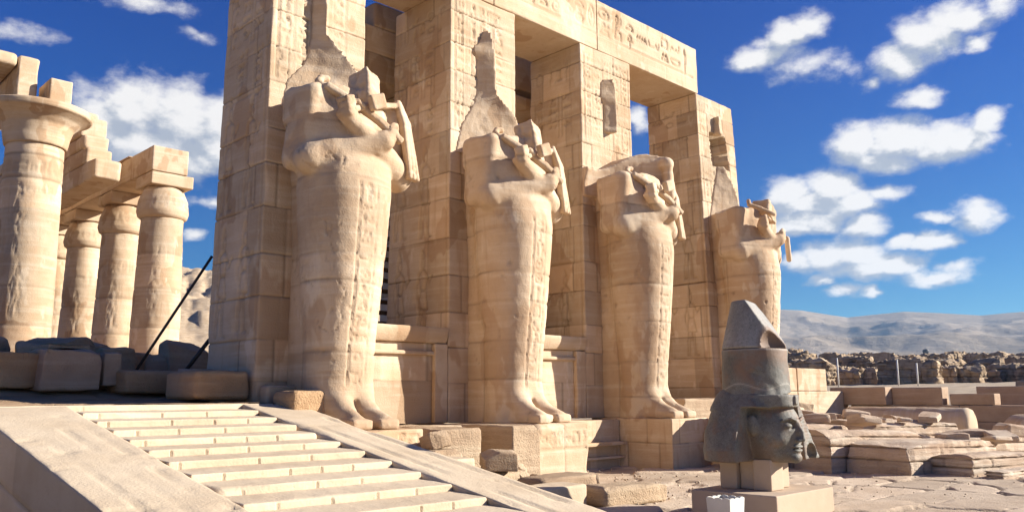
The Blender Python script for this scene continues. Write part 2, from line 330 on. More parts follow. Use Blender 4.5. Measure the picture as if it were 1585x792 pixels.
# ------------------------------------------------------------------ masonry box with worn edges, courses and carvings
def axis_lines(a, b, res, r, extra=()):
    n = max(2, int(round((b - a) / res))); L = list(np.linspace(a, b, n + 1)) + [a + r * .35, a + r, b - r * .35, b - r]
    for e in extra: L += [e - .022, e - .008, e + .008, e + .022]
    L = sorted(x for x in L if a <= x <= b); o = [L[0]]
    for x in L[1:]:
        if x - o[-1] > .004: o.append(x)
    if b - o[-1] > 1e-6: o.append(b)
    elif o[-1] != b: o[-1] = b
    return np.array(o)
def rbox(lo, hi, res=.08, r=(.01, .05), seed=0, courses=None, block=(.8, 1.5), amp=.006, lump=0., cf=None, gw=.012, gd=.022, vw=1.,
         warp=None, faces='xXyYzZ', cut=None, chips=.25):
    """returns V, F, attrs.  cf(P, face) -> carve depth.  warp(V)->V last."""
    lo, hi = np.array(lo, float), np.array(hi, float); rm = max(r)
    mn = min(hi - lo) / 2.2; rm = min(rm, mn)
    ax = [axis_lines(lo[i], hi[i], res if not isinstance(res, (tuple, list)) else res[i], rm, courses if (i == 2 and courses) else ()) for i in range(3)]
    VS, NS, FS, FI, off = [], [], [], [], 0
    for fc in faces:
        i = 'xyz'.index(fc.lower()); j, k = (i + 1) % 3, (i + 2) % 3; side = fc.isupper()
        A, B = np.meshgrid(ax[j], ax[k], indexing='ij'); P = np.empty(A.shape + (3,)); P[..., j] = A; P[..., k] = B; P[..., i] = hi[i] if side else lo[i]
        na, nb = A.shape; idx = np.arange(na * nb).reshape(na, nb) + off
        q = np.stack([idx[:-1, :-1], idx[1:, :-1], idx[1:, 1:], idx[:-1, 1:]], -1).reshape(-1, 4)
        FS.append(q if side else q[:, ::-1]); VS.append(P.reshape(-1, 3)); FI.append(np.full(na * nb, 'xyz'.index(fc.lower()) * 2 + side)); off += na * nb
    P = np.concatenate(VS); F = np.concatenate(FS); FI = np.concatenate(FI)
    sd_ = np.array([seed * 3.1, seed * 1.7, seed * 2.3])
    cn = fbm(P + sd_, 1.7, 4, seed); rr = r[0] + (rm - r[0]) * np.clip(.25 + .75 * cn + .15, 0, 1)
    big = fbm(P + sd_, .9, 2, seed + 9); rr = np.minimum(rr + np.clip(big - .28, 0, 1) * chips, mn); rr = np.maximum(rr, .003)
    C = np.clip(P, lo + rr[:, None], hi - rr[:, None]); D = P - C; L = np.linalg.norm(D, axis=1); Nn = D / np.maximum(L, 1e-9)[:, None]
    Q = C + Nn * rr[:, None]
    n1 = fbm(P + sd_, 6., 4, seed + 2) * amp
    if lump: n1 = n1 + fbm(P + sd_, 1.6, 4, seed + 5) * lump
    tone = np.zeros(len(P)); dirt = np.zeros(len(P)); dep = np.zeros(len(P))
    edge = np.minimum.reduce([np.where(FI // 2 == i, 9., np.minimum(P[:, i] - lo[i], hi[i] - P[:, i])) for i in range(3)])
    fade = np.clip(edge / max(rm, .02), 0, 1)
    if courses is not None:
        cs = np.array(sorted(courses)); z = P[:, 2]
        ci = np.searchsorted(cs, z)
        if len(cs):
            dz = np.min(np.abs(z[:, None] - cs[None, :]), axis=1)
            ero = np.clip(.75 + 1.2 * fbm(P + sd_, 2.5, 3, seed + 4), .15, 1.6)
            dep += np.clip(1.4 - dz / (gw * (.6 + ero * .6)), 0, 1) * gd * ero
            dirt += np.clip(1.25 - dz / (gw * 1.1), 0, 1) * .8 * np.clip(ero, 0, 1)
        sidef = FI < 4
        hor = np.where(FI // 2 == 0, P[:, 1], P[:, 0])
        for c in range(len(cs) + 1):
            for s_ in range(4):
                kk = np.nonzero((ci == c) & (FI == s_))[0]
                if not len(kk): continue
                rg = np.random.default_rng(int(seed * 97 + c * 13 + (s_ // 1) * 5)); a0, a1 = hor[kk].min(), hor[kk].max(); js = []; x = a0 + rg.uniform(.3, 1.) * block[0]
                while x < a1 - .3: js.append(x); x += rg.uniform(*block)
                b = np.searchsorted(np.array(js), hor[kk]) if js else np.zeros(len(kk), int)
                tn = rg.uniform(-1, 1, len(js) + 1); tone[kk] = tn[b]; dep[kk] += (rg.uniform(0, 1, len(js) + 1) * .007)[b] * fade[kk]
                if js:
                    dx = np.min(np.abs(hor[kk][:, None] - np.array(js)[None, :]), axis=1)
                    dep[kk] += np.clip(1.4 - dx / (gw * 1.2), 0, 1) * gd * .7 * fade[kk]; dirt[kk] += np.clip(1.3 - dx / (gw * 1.1), 0, 1) * .7
    if cf is not None:
        for s_ in range(6):
            kk = np.nonzero(FI == s_)[0]
            if len(kk):
                d = cf(P[kk], 'xXyYzZ'[s_])
                if d is not None: dep[kk] += d * fade[kk]; dirt[kk] += np.clip(d * 7, 0, .34)
    Q = Q + Nn * (n1 - dep)[:, None]
    key = np.round(P * 2000).astype(np.int64); key = key[:, 0] * 4000037 ** 1 + key[:, 1] * 7919 * 1009 + key[:, 2] * 31337 * 65537
    _, ui, inv = np.unique(key, return_index=True, return_inverse=True)
    # average coincident positions
    cnt = np.bincount(inv).astype(float); V = np.stack([np.bincount(inv, Q[:, i]) / cnt for i in range(3)], 1)
    at = {'tone': np.bincount(inv, tone) / cnt, 'dirt': np.clip(np.bincount(inv, dirt) / cnt, 0, 1)}
    F = inv[F]
    F = F[(F[:, 0] != F[:, 2]) & (F[:, 1] != F[:, 3]) & (F[:, 0] != F[:, 1]) & (F[:, 1] != F[:, 2]) & (F[:, 2] != F[:, 3]) & (F[:, 3] != F[:, 0])]
    if warp is not None: V = warp(V)
    return V, F, at
def chop(V, seed, n=6, depth=(.04, .22), center=None, bottom=True):
    """knock flat broken facets off a block: push vertices back onto random planes"""
    V = V.copy(); rg = np.random.default_rng(seed); lo, hi = V.min(0), V.max(0); c = (lo + hi) / 2; h = (hi - lo) / 2; m_ = h.min() * 2
    for _ in range(n):
        s_ = rg.choice([-1, 1], 3).astype(float); w_ = rg.uniform(.15, 1, 3)
        if bottom and rg.random() < .8: s_[2] = 1
        w_[rg.integers(0, 3)] *= .12
        nn = s_ * w_ / np.maximum(h, .01) * h.min(); nn /= np.linalg.norm(nn)
        reach = (np.abs(nn) * h).sum(); d = reach - rg.uniform(*depth) * m_ - .0
        t = (V - c) @ nn - d + fbm(V, 2.2 / max(m_, .1), 4, seed + _) * .07 * m_
        V -= nn * np.maximum(t, 0)[:, None]
    return V
def block(name, lo, hi, mat, label=None, cat=None, parent=None, group=None, rot=None, nchop=0, flat=False, **kw):
    """a worn block; rot (x,y,z degrees) about its base centre"""
    lo, hi = np.array(lo, float), np.array(hi, float); c = np.array([(lo[0] + hi[0]) / 2, (lo[1] + hi[1]) / 2, lo[2]])
    V, F, at = rbox(lo - c, hi - c, **kw)
    if nchop: V = chop(V, kw.get('seed', 1), nchop)
    org = c if parent is None else c - np.array(parent.location)
    o = mk(name, V, F, mat, None, (0, 0, 0), at, smooth=not flat)
    if parent is not None: o.parent = parent
    o.location = org
    if rot: o.rotation_euler = [R_(a) for a in rot]
    if HK != 1: o.location = [HK * a for a in o.location]
    if label: tag(o, label, cat, group)
    return o
def rock(name, loc, size, mat, seed, label=None, cat=None, group=None, rot=(0, 0, 0), res=.06, lump=.1):
    sx, sy, sz = size; m_ = min(size)
    V, F, at = rbox((-sx / 2, -sy / 2, 0), (sx / 2, sy / 2, sz), res=max(res, m_ / 14), r=(m_ * .03, m_ * .2), seed=seed, lump=m_ * lump, amp=m_ * .03, chips=m_ * .4); V = chop(V, seed, 9, (.08, .42))
    o = mk(name, V, F, mat, None, (0, 0, 0), at, smooth=False); o.location = loc; o.rotation_euler = [R_(a) for a in rot]
    if label: tag(o, label, cat, group)
    return o
def lathe(prof, nseg, dz, cx, cy, seed=0, joints=(), amp=.006, cf=None, squash=1., caps=True, gd=.018):
    """prof: list of (z, r). returns V,F,attrs"""
    zs = []
    for (z0, r0), (z1, r1) in zip(prof[:-1], prof[1:]):
        n = max(1, int(round(math.hypot(z1 - z0, r1 - r0) / dz)))
        zs += [(z0 + (z1 - z0) * i / n, r0 + (r1 - r0) * i / n) for i in range(n)]
    zs.append(prof[-1]); zs = np.array(zs); n = len(zs); th = np.linspace(0, 2 * np.pi, nseg, endpoint=False)
    Z = np.repeat(zs[:, 0], nseg); Rr = np.repeat(zs[:, 1], nseg); TH = np.tile(th, n)
    P = np.stack([Rr * np.cos(TH), Rr * np.sin(TH), Z], 1)
    dep = np.zeros(len(P)); dirt = np.zeros(len(P)); tone = np.zeros(len(P))
    if len(joints):
        js = np.array(sorted(joints)); d = np.min(np.abs(Z[:, None] - js[None, :]), axis=1); ero = np.clip(.8 + fbm(P, 2., 3, seed), .1, 1.5)
        dep += np.clip(1.3 - d / .02, 0, 1) * gd * ero; dirt += np.clip(1.2 - d / .018, 0, 1) * .6
        tone = np.random.default_rng(int(seed) + 5).uniform(-1, 1, len(js) + 1)[np.searchsorted(js, Z)]
    if cf is not None:
        d = cf(TH, Z, Rr); dep += d; dirt += np.clip(d * 10, 0, .45)
    n1 = fbm(P + seed * 3, 3., 4, seed) * amp * 2 - np.clip(fbm(P + seed, 1.3, 3, seed + 3) - .35, 0, 1) * .08
    Rn = np.maximum(Rr + n1 - dep, .001) if True else Rr
    P = np.stack([cx + Rn * np.cos(TH), cy + Rn * np.sin(TH), Z], 1)
    i = np.arange(n - 1)[:, None] * nseg; j = np.arange(nseg)[None, :]; jn = (j + 1) % nseg
    F = np.stack([i + j, i + jn, i + nseg + jn, i + nseg + j], -1).reshape(-1, 4)
    if caps:
        for ring, flip in ((0, True), (n - 1, False)):
            b = ring * nseg; c = len(P); P = np.vstack([P, [[cx, cy, zs[ring, 0]]]]); dirt = np.append(dirt, 0); tone = np.append(tone, 0)
            tri = np.stack([b + np.arange(nseg), b + (np.arange(nseg) + 1) % nseg, np.full(nseg, c), np.full(nseg, c)], -1)
            F = np.vstack([F, tri[:, ::-1] if flip else tri])
    return P, [tuple(dict.fromkeys(f)) for f in F.tolist()], {'tone': tone, 'dirt': np.clip(dirt, 0, 1)}

# ------------------------------------------------------------------ signed-distance modelling for sculpture
class SDF:
    def __init__(s, lo, hi, h):
        s.lo = np.array(lo, float); s.h = h; s.n = (np.ceil((np.array(hi) - s.lo) / h).astype(int) + 1)
        s.ax = [(s.lo[i] + h * np.arange(s.n[i])).astype(np.float32) for i in range(3)]
        s.F = np.full(tuple(s.n), 5., np.float32)
    def copy(s):
        o = SDF.__new__(SDF); o.lo, o.h, o.n, o.ax = s.lo, s.h, s.n, s.ax; o.F = s.F.copy(); return o
    def sub(s, bb):
        sl_ = tuple(slice(max(0, int((bb[0][i] - s.lo[i]) / s.h) - 1), min(s.n[i], int((bb[1][i] - s.lo[i]) / s.h) + 3)) for i in range(3))
        return sl_, s.ax[0][sl_[0]][:, None, None], s.ax[1][sl_[1]][None, :, None], s.ax[2][sl_[2]][None, None, :]
    def comb(s, sl_, d, k, op):
        a = s.F[sl_]
        if op == 'add':
            if k > 0: h = np.clip(.5 + .5 * (d - a) / k, 0, 1); s.F[sl_] = d * (1 - h) + a * h - k * h * (1 - h)
            else: s.F[sl_] = np.minimum(a, d)
        else:
            b = -d
            if k > 0: h = np.clip(.5 - .5 * (b - a) / k, 0, 1); s.F[sl_] = a * (1 - h) + b * h + k * h * (1 - h) if False else np.maximum(a, b)
            else: s.F[sl_] = np.maximum(a, b)
    def fn(s, f, bb=None, k=0., op='add'):
        if bb is None: bb = (s.lo, s.lo + s.h * s.n)
        sl_, x, y, z = s.sub(bb); s.comb(sl_, f(x, y, z), k, op)
    def cap(s, a, b, r1, r2=None, k=.05, op='add', sy=1.):
        r2 = r1 if r2 is None else r2; a = np.array(a, float); b = np.array(b, float); m_ = max(r1, r2) + k + 2 * s.h
        def f(x, y, z):
            d = b - a; L = float(d @ d) + 1e-9; t = np.clip(((x - a[0]) * d[0] + (y - a[1]) * d[1] + (z - a[2]) * d[2]) / L, 0, 1)
            return np.sqrt((x - a[0] - t * d[0]) ** 2 + ((y - a[1] - t * d[1]) / sy) ** 2 + (z - a[2] - t * d[2]) ** 2) - (r1 + (r2 - r1) * t)
        s.fn(f, (np.minimum(a, b) - m_, np.maximum(a, b) + m_), k, op)
    def path(s, pts, r, k=.02, op='add'):
        for a, b in zip(pts[:-1], pts[1:]): s.cap(a, b, r, r, k, op)
    def ell(s, c, rad, k=.05, op='add', rot=None):
        c = np.array(c, float); rad = np.array(rad, float); m_ = max(rad) + k + 2 * s.h; Rm = np.array(Euler([R_(a) for a in rot]).to_matrix()) if rot else None
        def f(x, y, z):
            x, y, z = x - c[0], y - c[1], z - c[2]
            if Rm is not None: x, y, z = (Rm[0, 0] * x + Rm[1, 0] * y + Rm[2, 0] * z), (Rm[0, 1] * x + Rm[1, 1] * y + Rm[2, 1] * z), (Rm[0, 2] * x + Rm[1, 2] * y + Rm[2, 2] * z)
            q = np.sqrt((x / rad[0]) ** 2 + (y / rad[1]) ** 2 + (z / rad[2]) ** 2)
            g_ = np.sqrt((x / rad[0] ** 2) ** 2 + (y / rad[1] ** 2) ** 2 + (z / rad[2] ** 2) ** 2) + 1e-6
            return q * (q - 1) / g_
        s.fn(f, (c - m_, c + m_), k, op)
    def box(s, c, half, rd=.02, k=.02, op='add', rot=None):
        c = np.array(c, float); half = np.array(half, float); m_ = float(np.linalg.norm(half)) + k + 2 * s.h; Rm = np.array(Euler([R_(a) for a in rot]).to_matrix()) if rot else None
        def f(x, y, z):
            x, y, z = x - c[0], y - c[1], z - c[2]
            if Rm is not None: x, y, z = (Rm[0, 0] * x + Rm[1, 0] * y + Rm[2, 0] * z), (Rm[0, 1] * x + Rm[1, 1] * y + Rm[2, 1] * z), (Rm[0, 2] * x + Rm[1, 2] * y + Rm[2, 2] * z)
            a, b, g_ = np.abs(x) - half[0] + rd, np.abs(y) - half[1] + rd, np.abs(z) - half[2] + rd
            return np.sqrt(np.maximum(a, 0) ** 2 + np.maximum(b, 0) ** 2 + np.maximum(g_, 0) ** 2) + np.minimum(np.maximum(np.maximum(a, b), g_), 0) - rd
        s.fn(f, (c - m_, c + m_), k, op)
    def mesh(s):
        F = s.F; S = F < 0; nx, ny, nz = F.shape
        cells = np.zeros((nx - 1, ny - 1, nz - 1), np.int8)
        for dx in (0, 1):
            for dy in (0, 1):
                for dz in (0, 1): cells += S[dx:nx - 1 + dx, dy:ny - 1 + dy, dz:nz - 1 + dz]
        act = (cells > 0) & (cells < 8); ijk = np.argwhere(act); n = len(ijk)
        idm = np.full(act.shape, -1, np.int32); idm[act] = np.arange(n)
        cv = {}
        for dx in (0, 1):
            for dy in (0, 1):
                for dz in (0, 1): cv[dx, dy, dz] = F[ijk[:, 0] + dx, ijk[:, 1] + dy, ijk[:, 2] + dz]
        acc = np.zeros((n, 3)); cnt = np.zeros(n)
        for axis in range(3):
            for p in (0, 1):
                for q in (0, 1):
                    a = [0, 0, 0]; o = [i for i in range(3) if i != axis]; a[o[0]] = p; a[o[1]] = q; b = list(a); b[axis] = 1
                    fa, fb = cv[tuple(a)], cv[tuple(b)]; mk_ = (fa < 0) != (fb < 0); t = np.where(mk_, fa / (fa - fb + 1e-12), 0)
                    pt = np.tile(np.array(a, float), (n, 1)); pt[:, axis] = t; acc += pt * mk_[:, None]; cnt += mk_
        V = s.lo + s.h * (ijk + acc / np.maximum(cnt, 1)[:, None]); FS = []
        for axis in range(3):
            o1, o2 = (axis + 1) % 3, (axis + 2) % 3
            sa = [slice(None)] * 3; sb = [slice(None)] * 3; sa[axis] = slice(0, -1); sb[axis] = slice(1, None)
            for o in (o1, o2):
                sa[o] = slice(1, -1); sb[o] = slice(1, -1)
            A, B = S[tuple(sa)], S[tuple(sb)]; e = np.argwhere(A != B)
            if not len(e): continue
            av = A[e[:, 0], e[:, 1], e[:, 2]]; e = e.copy(); e[:, o1] += 1; e[:, o2] += 1
            def cid(d1, d2):
                q = e.copy(); q[:, o1] -= d1; q[:, o2] -= d2; return idm[q[:, 0], q[:, 1], q[:, 2]]
            quad = np.stack([cid(1, 1), cid(0, 1), cid(0, 0), cid(1, 0)], 1); quad[~av] = quad[~av][:, ::-1]; FS.append(quad)
        return V, np.concatenate(FS)
def vnorm(V, F):
    a = V[F[:, 2]] - V[F[:, 0]]; b = V[F[:, 3]] - V[F[:, 1]]; n = np.cross(a, b); N = np.zeros_like(V)
    for i in range(4): np.add.at(N, F[:, i], n)
    return N / np.maximum(np.linalg.norm(N, axis=1), 1e-9)[:, None]
def relax(V, F, it=1, w=.5):
    for _ in range(it):
        S = np.zeros_like(V); c = np.zeros(len(V))
        for i in range(4):
            np.add.at(S, F[:, i], V[F[:, (i + 1) % 4]]); np.add.at(S, F[:, i], V[F[:, (i - 1) % 4]]); np.add.at(c, F[:, i], 2)
        V = V * (1 - w) + w * S / np.maximum(c, 1)[:, None]
    return V
# ================================================================== SETTING
GZ = -1.47                      # court floor; the eye is at z = 0
def slabs(X, Y, seed, sx=1.5, sy=.9):
    """irregular paving: returns (edge distance, per-slab level, per-slab tone)"""
    u, v = X / sx, Y / sy; rowi = np.floor(v + .25 * vnoise(np.stack([X * .35, Y * .2, X * 0 + seed], 1)))
    rg = np.random.default_rng(seed); sh = rg.random(512)
    best = np.full(len(X), 9.); sec = np.full(len(X), 9.); bid = np.zeros(len(X), int)
    iu, iv = np.floor(u).astype(int), np.floor(v).astype(int)
    for dx in (-1, 0, 1):
        for dy in (-1, 0, 1):
            a, b = iu + dx, iv + dy; h = (a * 73856093 ^ b * 19349663) & 511
            cx, cy = a + .12 + .76 * sh[h], b + .12 + .76 * sh[(h * 7 + 3) & 511]
            d = np.maximum(np.abs(u - cx), np.abs(v - cy) * .9) + .25 * np.hypot(u - cx, v - cy)
            new = d < best; sec = np.where(new, best, np.minimum(sec, d)); bid = np.where(new, h, bid); best = np.where(new, d, best)
    return sec - best, sh[(bid * 13 + 5) & 511], sh[(bid * 29 + 11) & 511]
def sheet(name, xs, ys, zf, mat, extra=None):
    X, Y = np.meshgrid(xs, ys, indexing='ij'); P = np.stack([X.ravel(), Y.ravel()], 1); z, at = zf(P[:, 0], P[:, 1])
    V = np.column_stack([P, z]); i = np.arange(len(xs) - 1)[:, None] * len(ys); j = np.arange(len(ys) - 1)[None, :]
    F = np.stack([i + j, i + len(ys) + j, i + len(ys) + j + 1, i + j + 1], -1).reshape(-1, 4)
    return mk(name, V, F, mat, None, None, at)
def court(X, Y):
    P = np.stack([X, Y, X * 0], 1); w1 = fbm(P, .8, 3, 3) * .3; w2 = fbm(P, .8, 3, 8) * .25
    e, lv, tn = slabs(X + w1, Y + w2, 5, 1.55, .85)
    nb = np.clip(fbm(P, 1.1, 3, 21) * 1.4 + .75, 0, 1)
    crack = np.clip(1.1 - e / .055, 0, 1) * nb
    z = GZ + (lv - .5) * .06 - crack * .06 + fbm(P, 5, 4, 2) * .007 + fbm(P, .5, 2, 6) * .03
    return z, {'tone': (tn - .5) * 1.6, 'dirt': crack * .75}
xs = np.concatenate([np.arange(-10, 4, .4), np.arange(4, 22, .045), np.arange(22, 30.2, .1)]); ys = np.concatenate([np.arange(-8, 2.4, .4), np.arange(2.4, 12.3, .045)])
struct(sheet('court_ground', xs, ys, court, M_PAVE))

def lerp(x, pts): a = np.array(pts, float); return np.interp(x, a[:, 0], a[:, 1])
def desert_h(X, Y):
    r = np.hypot(X, Y); P = np.stack([X, Y, X * 0], 1)
    z = lerp(r, [(0, -1.75), (32, -1.75), (45, -.9), (60, .1), (90, 1.4), (150, 3), (500, 12), (1100, 40), (1700, 70), (6000, 90)])
    return z + fbm(P, .12, 4, 4) * np.clip((r - 28) / 40, 0, 1) * .5 + fbm(P, 1.2, 3, 5) * .05
azs = np.concatenate([np.arange(-180, 10, 4.), np.arange(10, 85, .35), np.arange(85, 180.1, 4.)]); rs = np.concatenate([[0.], np.geomspace(6, 6000, 150)])
A, Rr = np.meshgrid(np.radians(azs), rs, indexing='ij'); X = (Rr * np.sin(A)).ravel(); Y = (Rr * np.cos(A)).ravel()
i = np.arange(len(azs) - 1)[:, None] * len(rs); j = np.arange(len(rs) - 1)[None, :]
Fp = np.stack([i + j, i + j + 1, i + len(rs) + j + 1, i + len(rs) + j], -1).reshape(-1, 4)
struct(mk('desert_ground', np.column_stack([X, Y, desert_h(X, Y)]), Fp[:, ::-1], M_SANDG, None, None, {'tone': X * 0}))
# hills: crest elevation by compass direction
crest = sorted(pix_dir(x, y) for x, y in ((1190, 478), (1240, 480), (1290, 488), (1312, 491), (1350, 487), (1400, 482), (1450, 484), (1520, 488), (1560, 484), (1600, 481), (1100, 476), (1000, 500)))
azs = np.concatenate([np.arange(30, 55, 1.), np.arange(55, 84, .12), np.arange(84, 130, 1.)]); rs = np.concatenate([np.linspace(1000, 2600, 90), np.linspace(2640, 3300, 12)])
A, Rr = np.meshgrid(azs, rs, indexing='ij'); X = (Rr * np.sin(np.radians(A))).ravel(); Y = (Rr * np.cos(np.radians(A))).ravel(); Af = A.ravel(); Rf = Rr.ravel()
E_ = np.interp(Af, [c[0] for c in crest], [c[1] for c in crest]); P = np.stack([X, Y, X * 0], 1)
t = np.clip((Rf - 1150) / 1450, 0, 1); rid = 1 - np.abs(fbm(P, .0021, 5, 12)) * 2; rid2 = 1 - np.abs(fbm(P, .007, 4, 31)) * 2
H = np.tan(np.radians(E_)) * 2600; prof = (t ** 1.15) * (1 - .12 * np.sin(t * np.pi))
z = 40 + (H - 40) * prof + (rid - .6) * 48 * np.sin(np.clip(t, 0, 1) * np.pi) + (rid2 - .6) * 9 * np.sin(np.clip(t, 0, 1) * np.pi) - np.clip(Rf - 2600, 0, 999) * .25
z = np.where(Rf < 1150, 36 + fbm(P, .004, 3, 2) * 4, z)
i = np.arange(len(azs) - 1)[:, None] * len(rs); j = np.arange(len(rs) - 1)[None, :]
Fp = np.stack([i + j, i + j + 1, i + len(rs) + j + 1, i + len(rs) + j], -1).reshape(-1, 4)
struct(mk('desert_hills', np.column_stack([X, Y, z]), Fp[:, ::-1], M_HILL, None, None, {'tone': np.clip((fbm(P, .006, 4, 17) - .22) * 2, 0, .8) * np.clip(1.2 - t, 0, 1)}))
# rocky hillside seen at the left between the columns and the first pillar
azs = np.arange(8, 50, .15); rs = np.linspace(120, 330, 70); A, Rr = np.meshgrid(azs, rs, indexing='ij')
X = (Rr * np.sin(np.radians(A))).ravel(); Y = (Rr * np.cos(np.radians(A))).ravel(); Rf = Rr.ravel(); P = np.stack([X, Y, X * 0], 1); t = np.clip((Rf - 130) / 160, 0, 1)
tz = t * 34; z = 1 + tz + 3.5 * np.floor(tz / 6 + fbm(P, .03, 3, 8)) * .35 + fbm(P, .05, 5, 3) * 5 * t + np.abs(fbm(P, .16, 4, 5)) * 4.5 * t
i = np.arange(len(azs) - 1)[:, None] * len(rs); j = np.arange(len(rs) - 1)[None, :]
Fp = np.stack([i + j, i + j + 1, i + len(rs) + j + 1, i + len(rs) + j], -1).reshape(-1, 4)
struct(mk('rocky_hillside', np.column_stack([X, Y, z]), Fp[:, ::-1], M_CLIFF, None, None, {'tone': X * 0}, smooth=False))
# terrace and hall floor behind the stairs
def terr(X, Y):
    P = np.stack([X, Y, X * 0], 1); e, lv, tn = slabs(X + fbm(P, .7, 3, 3) * .3, Y + fbm(P, .7, 3, 8) * .25, 9, 1.3, .8); crack = np.clip(1.1 - e / .07, 0, 1)
    z = lerp(Y, [(11.4, -.07), (13.3, -.06), (14.2, .04), (15.5, .28), (17.5, .7), (21, 1.0), (27, 1.2), (60, 1.3)]) + (lv - .5) * .03 - crack * .03 + fbm(P, 4, 3, 2) * .01
    return z, {'tone': (tn - .5) * 1.3, 'dirt': crack * .5}
struct(sheet('terrace_floor', np.concatenate([np.arange(-14, 0, .5), np.arange(0, 6.3, .06)]), np.concatenate([np.arange(11.42, 17, .06), np.arange(17, 45, .5)]), terr, M_TERR))
struct(sheet('hall_floor', np.arange(6.28, 30, .5), np.arange(13.8, 45, .5), lambda X, Y: (lerp(Y, [(13.8, .0), (15.5, .28), (17.5, .7), (21, 1.), (27, 1.2), (60, 1.3)]) + fbm(np.stack([X, Y, X * 0], 1), 1, 3, 2) * .03, {'tone': X * 0}), M_TERR))
V, F, at = rbox((-14, 11.4, -1.9), (6.2, 12.4, -.07), res=.2, r=(.01, .03), seed=4, courses=[-1.4, -.95, -.5]); struct(mk('terrace_retaining_edge', V, F, M_STAIR, None, (0, 0, 0), at))

# ================================================================== STAIRWAY
SL = .170; RISE = .0884; RUN = .52
st = thing('stone_stairway', 'pale stone stairway with a smooth ramp on each side, climbing to the shaded terrace', 'stairway', (4.55, 3.2, GZ))
nst = 16
for k in range(nst):
    yf = 11.4 - RUN * k; zt = -.07 - RISE * k
    V, F, at = rbox((3.41, yf, zt - .3), (5.69, yf + RUN + (.02 if k else .1), zt), res=(.014, .06, .03), r=(.006, .03), seed=30 + k, courses=[], block=(.35, .85), amp=.006, gw=.006, gd=.04, chips=.25)
    at['tone'] = at['tone'] * .35; V[:, 2] += .018 * np.clip((V[:, 1] - yf) / RUN, 0, 1) * (V[:, 2] > zt - .06) if k else 0; mk('step', V, F, M_STAIR, st, None, at)
def rampwarp(V): V = V.copy(); V[:, 2] += -.078 - SL * (11.4 - V[:, 1]); return V
def rampcf(seed, x0, x1):
    rg = random.Random(seed)
    def f(P, face):
        if face == 'Z':
            it = []; y = 3.3
            for s_ in range(3):
                xx = x0 + (x1 - x0) * (.28 + .27 * s_); it.append(([[(0, 0), (.3, .33), (0, .6), (.4, 1)]], xx, 3.2 + s_ * 1.3, .03, 6.5 - s_, .02))
            while y < 11: it.append(([[(0, 0), (.5, .1), (1, 0)]], x0, y, x1 - x0, .15, .018)); y += rg.uniform(.9, 1.7)
            return carve(P[:, 0], P[:, 1], it, .03) * np.clip(fbm(P, 1.5, 3, seed) * 2 + .8, 0, 1) + np.clip(fbm(P, 5, 3, seed + 3) - .42, 0, 1) * .12
        return None
    return f
for (x0, x1, sd_) in ((2.36, 3.4, 3), (5.7, 6.55, 4)):
    V, F, at = rbox((x0, 2.9, -2.2), (x1, 11.42, 0), res=(.05, .06, .14), r=(.01, .05), seed=sd_, courses=[-1.5, -1.02, -.5], block=(.9, 1.6), amp=.006, cf=rampcf(sd_, x0, x1), warp=rampwarp, gd=.03, chips=.35)
    mk('ramp', V, F, M_STAIR, st, None, at)

# ================================================================== FACADE
YF = 12.0; TOP = 8.1
PX = [(6.2, 8.04), (10.03, 11.83), (13.93, 15.8), (18.68, 20.5)]
COURSES = [-.45, .22, .95, 1.55, 2.3, 3.0, 3.75, 4.3, 5.1, 5.75, 6.35, 7.0, 7.6]
def pillar_cf(seed, x0, x1, y0, y1, extra=None):
    rg = random.Random(seed); cx = (x0 + x1) / 2
    front = []
    w = .22; xx = x0 + .16
    while xx + w < x1 - .1:
        front += glyph_column(rg, xx, xx + w, 5.2, 7.9, .013); xx += w + .12
    side = []
    for y in (y0 + .2, y0 + .62, y0 + 1.04): side += glyph_column(rg, y, y + .26, 6.0, 7.0, .015)
    side += glyph_row(rg, y0 + .15, y1 - .15, 7.3, 7.8, .016)
    side += [(FIG, y0 + .1, 3.15, 1.0, 1.9, .022), (FIG, y0 + .85, 3.1, .9, 1.8, .022), (FIG, y0 + .15, 1.0, 1.0, 1.75, .022), (FIG, y0 + .8, 1.05, .9, 1.7, .022)]
    side += glyph_column(rg, y0 + .55, y0 + .78, 5.15, 5.85, .014) + glyph_column(rg, y0 + 1.1, y0 + 1.32, 4.9, 5.8, .014)
    side += [([[(0, 0), (0, 1)]], y0 + .12, .9, .001, 5.0, .014), ([[(0, 0), (0, 1)]], y1 - .1, .9, .001, 5.0, .014), ([[(0, 0), (1, 0)]], y0 + .1, 2.95, y1 - y0 - .2, .001, .014), ([[(0, 0), (1, 0)]], y0 + .1, 5.05, y1 - y0 - .2, .001, .014)]
    def f(P, face):
        wear = np.clip(fbm(P, .9, 3, seed + 40) * 1.5 + .8, .1, 1)
        if face == 'y':
            d = carve(P[:, 0], P[:, 2], front, .034) * wear
            if extra: d = d + extra(P)
            return d
        if face == 'x': return carve(y0 + y1 - P[:, 1], P[:, 2], side, .05) * np.clip(wear + .25, 0, 1)
        return None
    return f
LBL = ['tall sandstone pillar at the left end of the portico, rising behind the largest headless statue', 'sandstone pillar with a long spire-shaped scar above the second statue from the left',
       'sandstone pillar with a short club-shaped scar above the statue with broken lump over its shoulders', 'rightmost free-standing sandstone pillar with a square hole cut in its upper front']
niche = ([(19.25, 20.25, 6.2, 7.15)])
def p4extra(P):
    x, z = P[:, 0], P[:, 2]; xl = 19.22 + .1 * np.clip((7.2 - z), 0, 1); xr = 20.0 + .12 * np.clip(7.2 - z, 0, 1)
    return np.where((x > xl) & (x < xr) & (z > 6.22) & (z < 7.12 - .0 * x), .42, 0) * 1.0
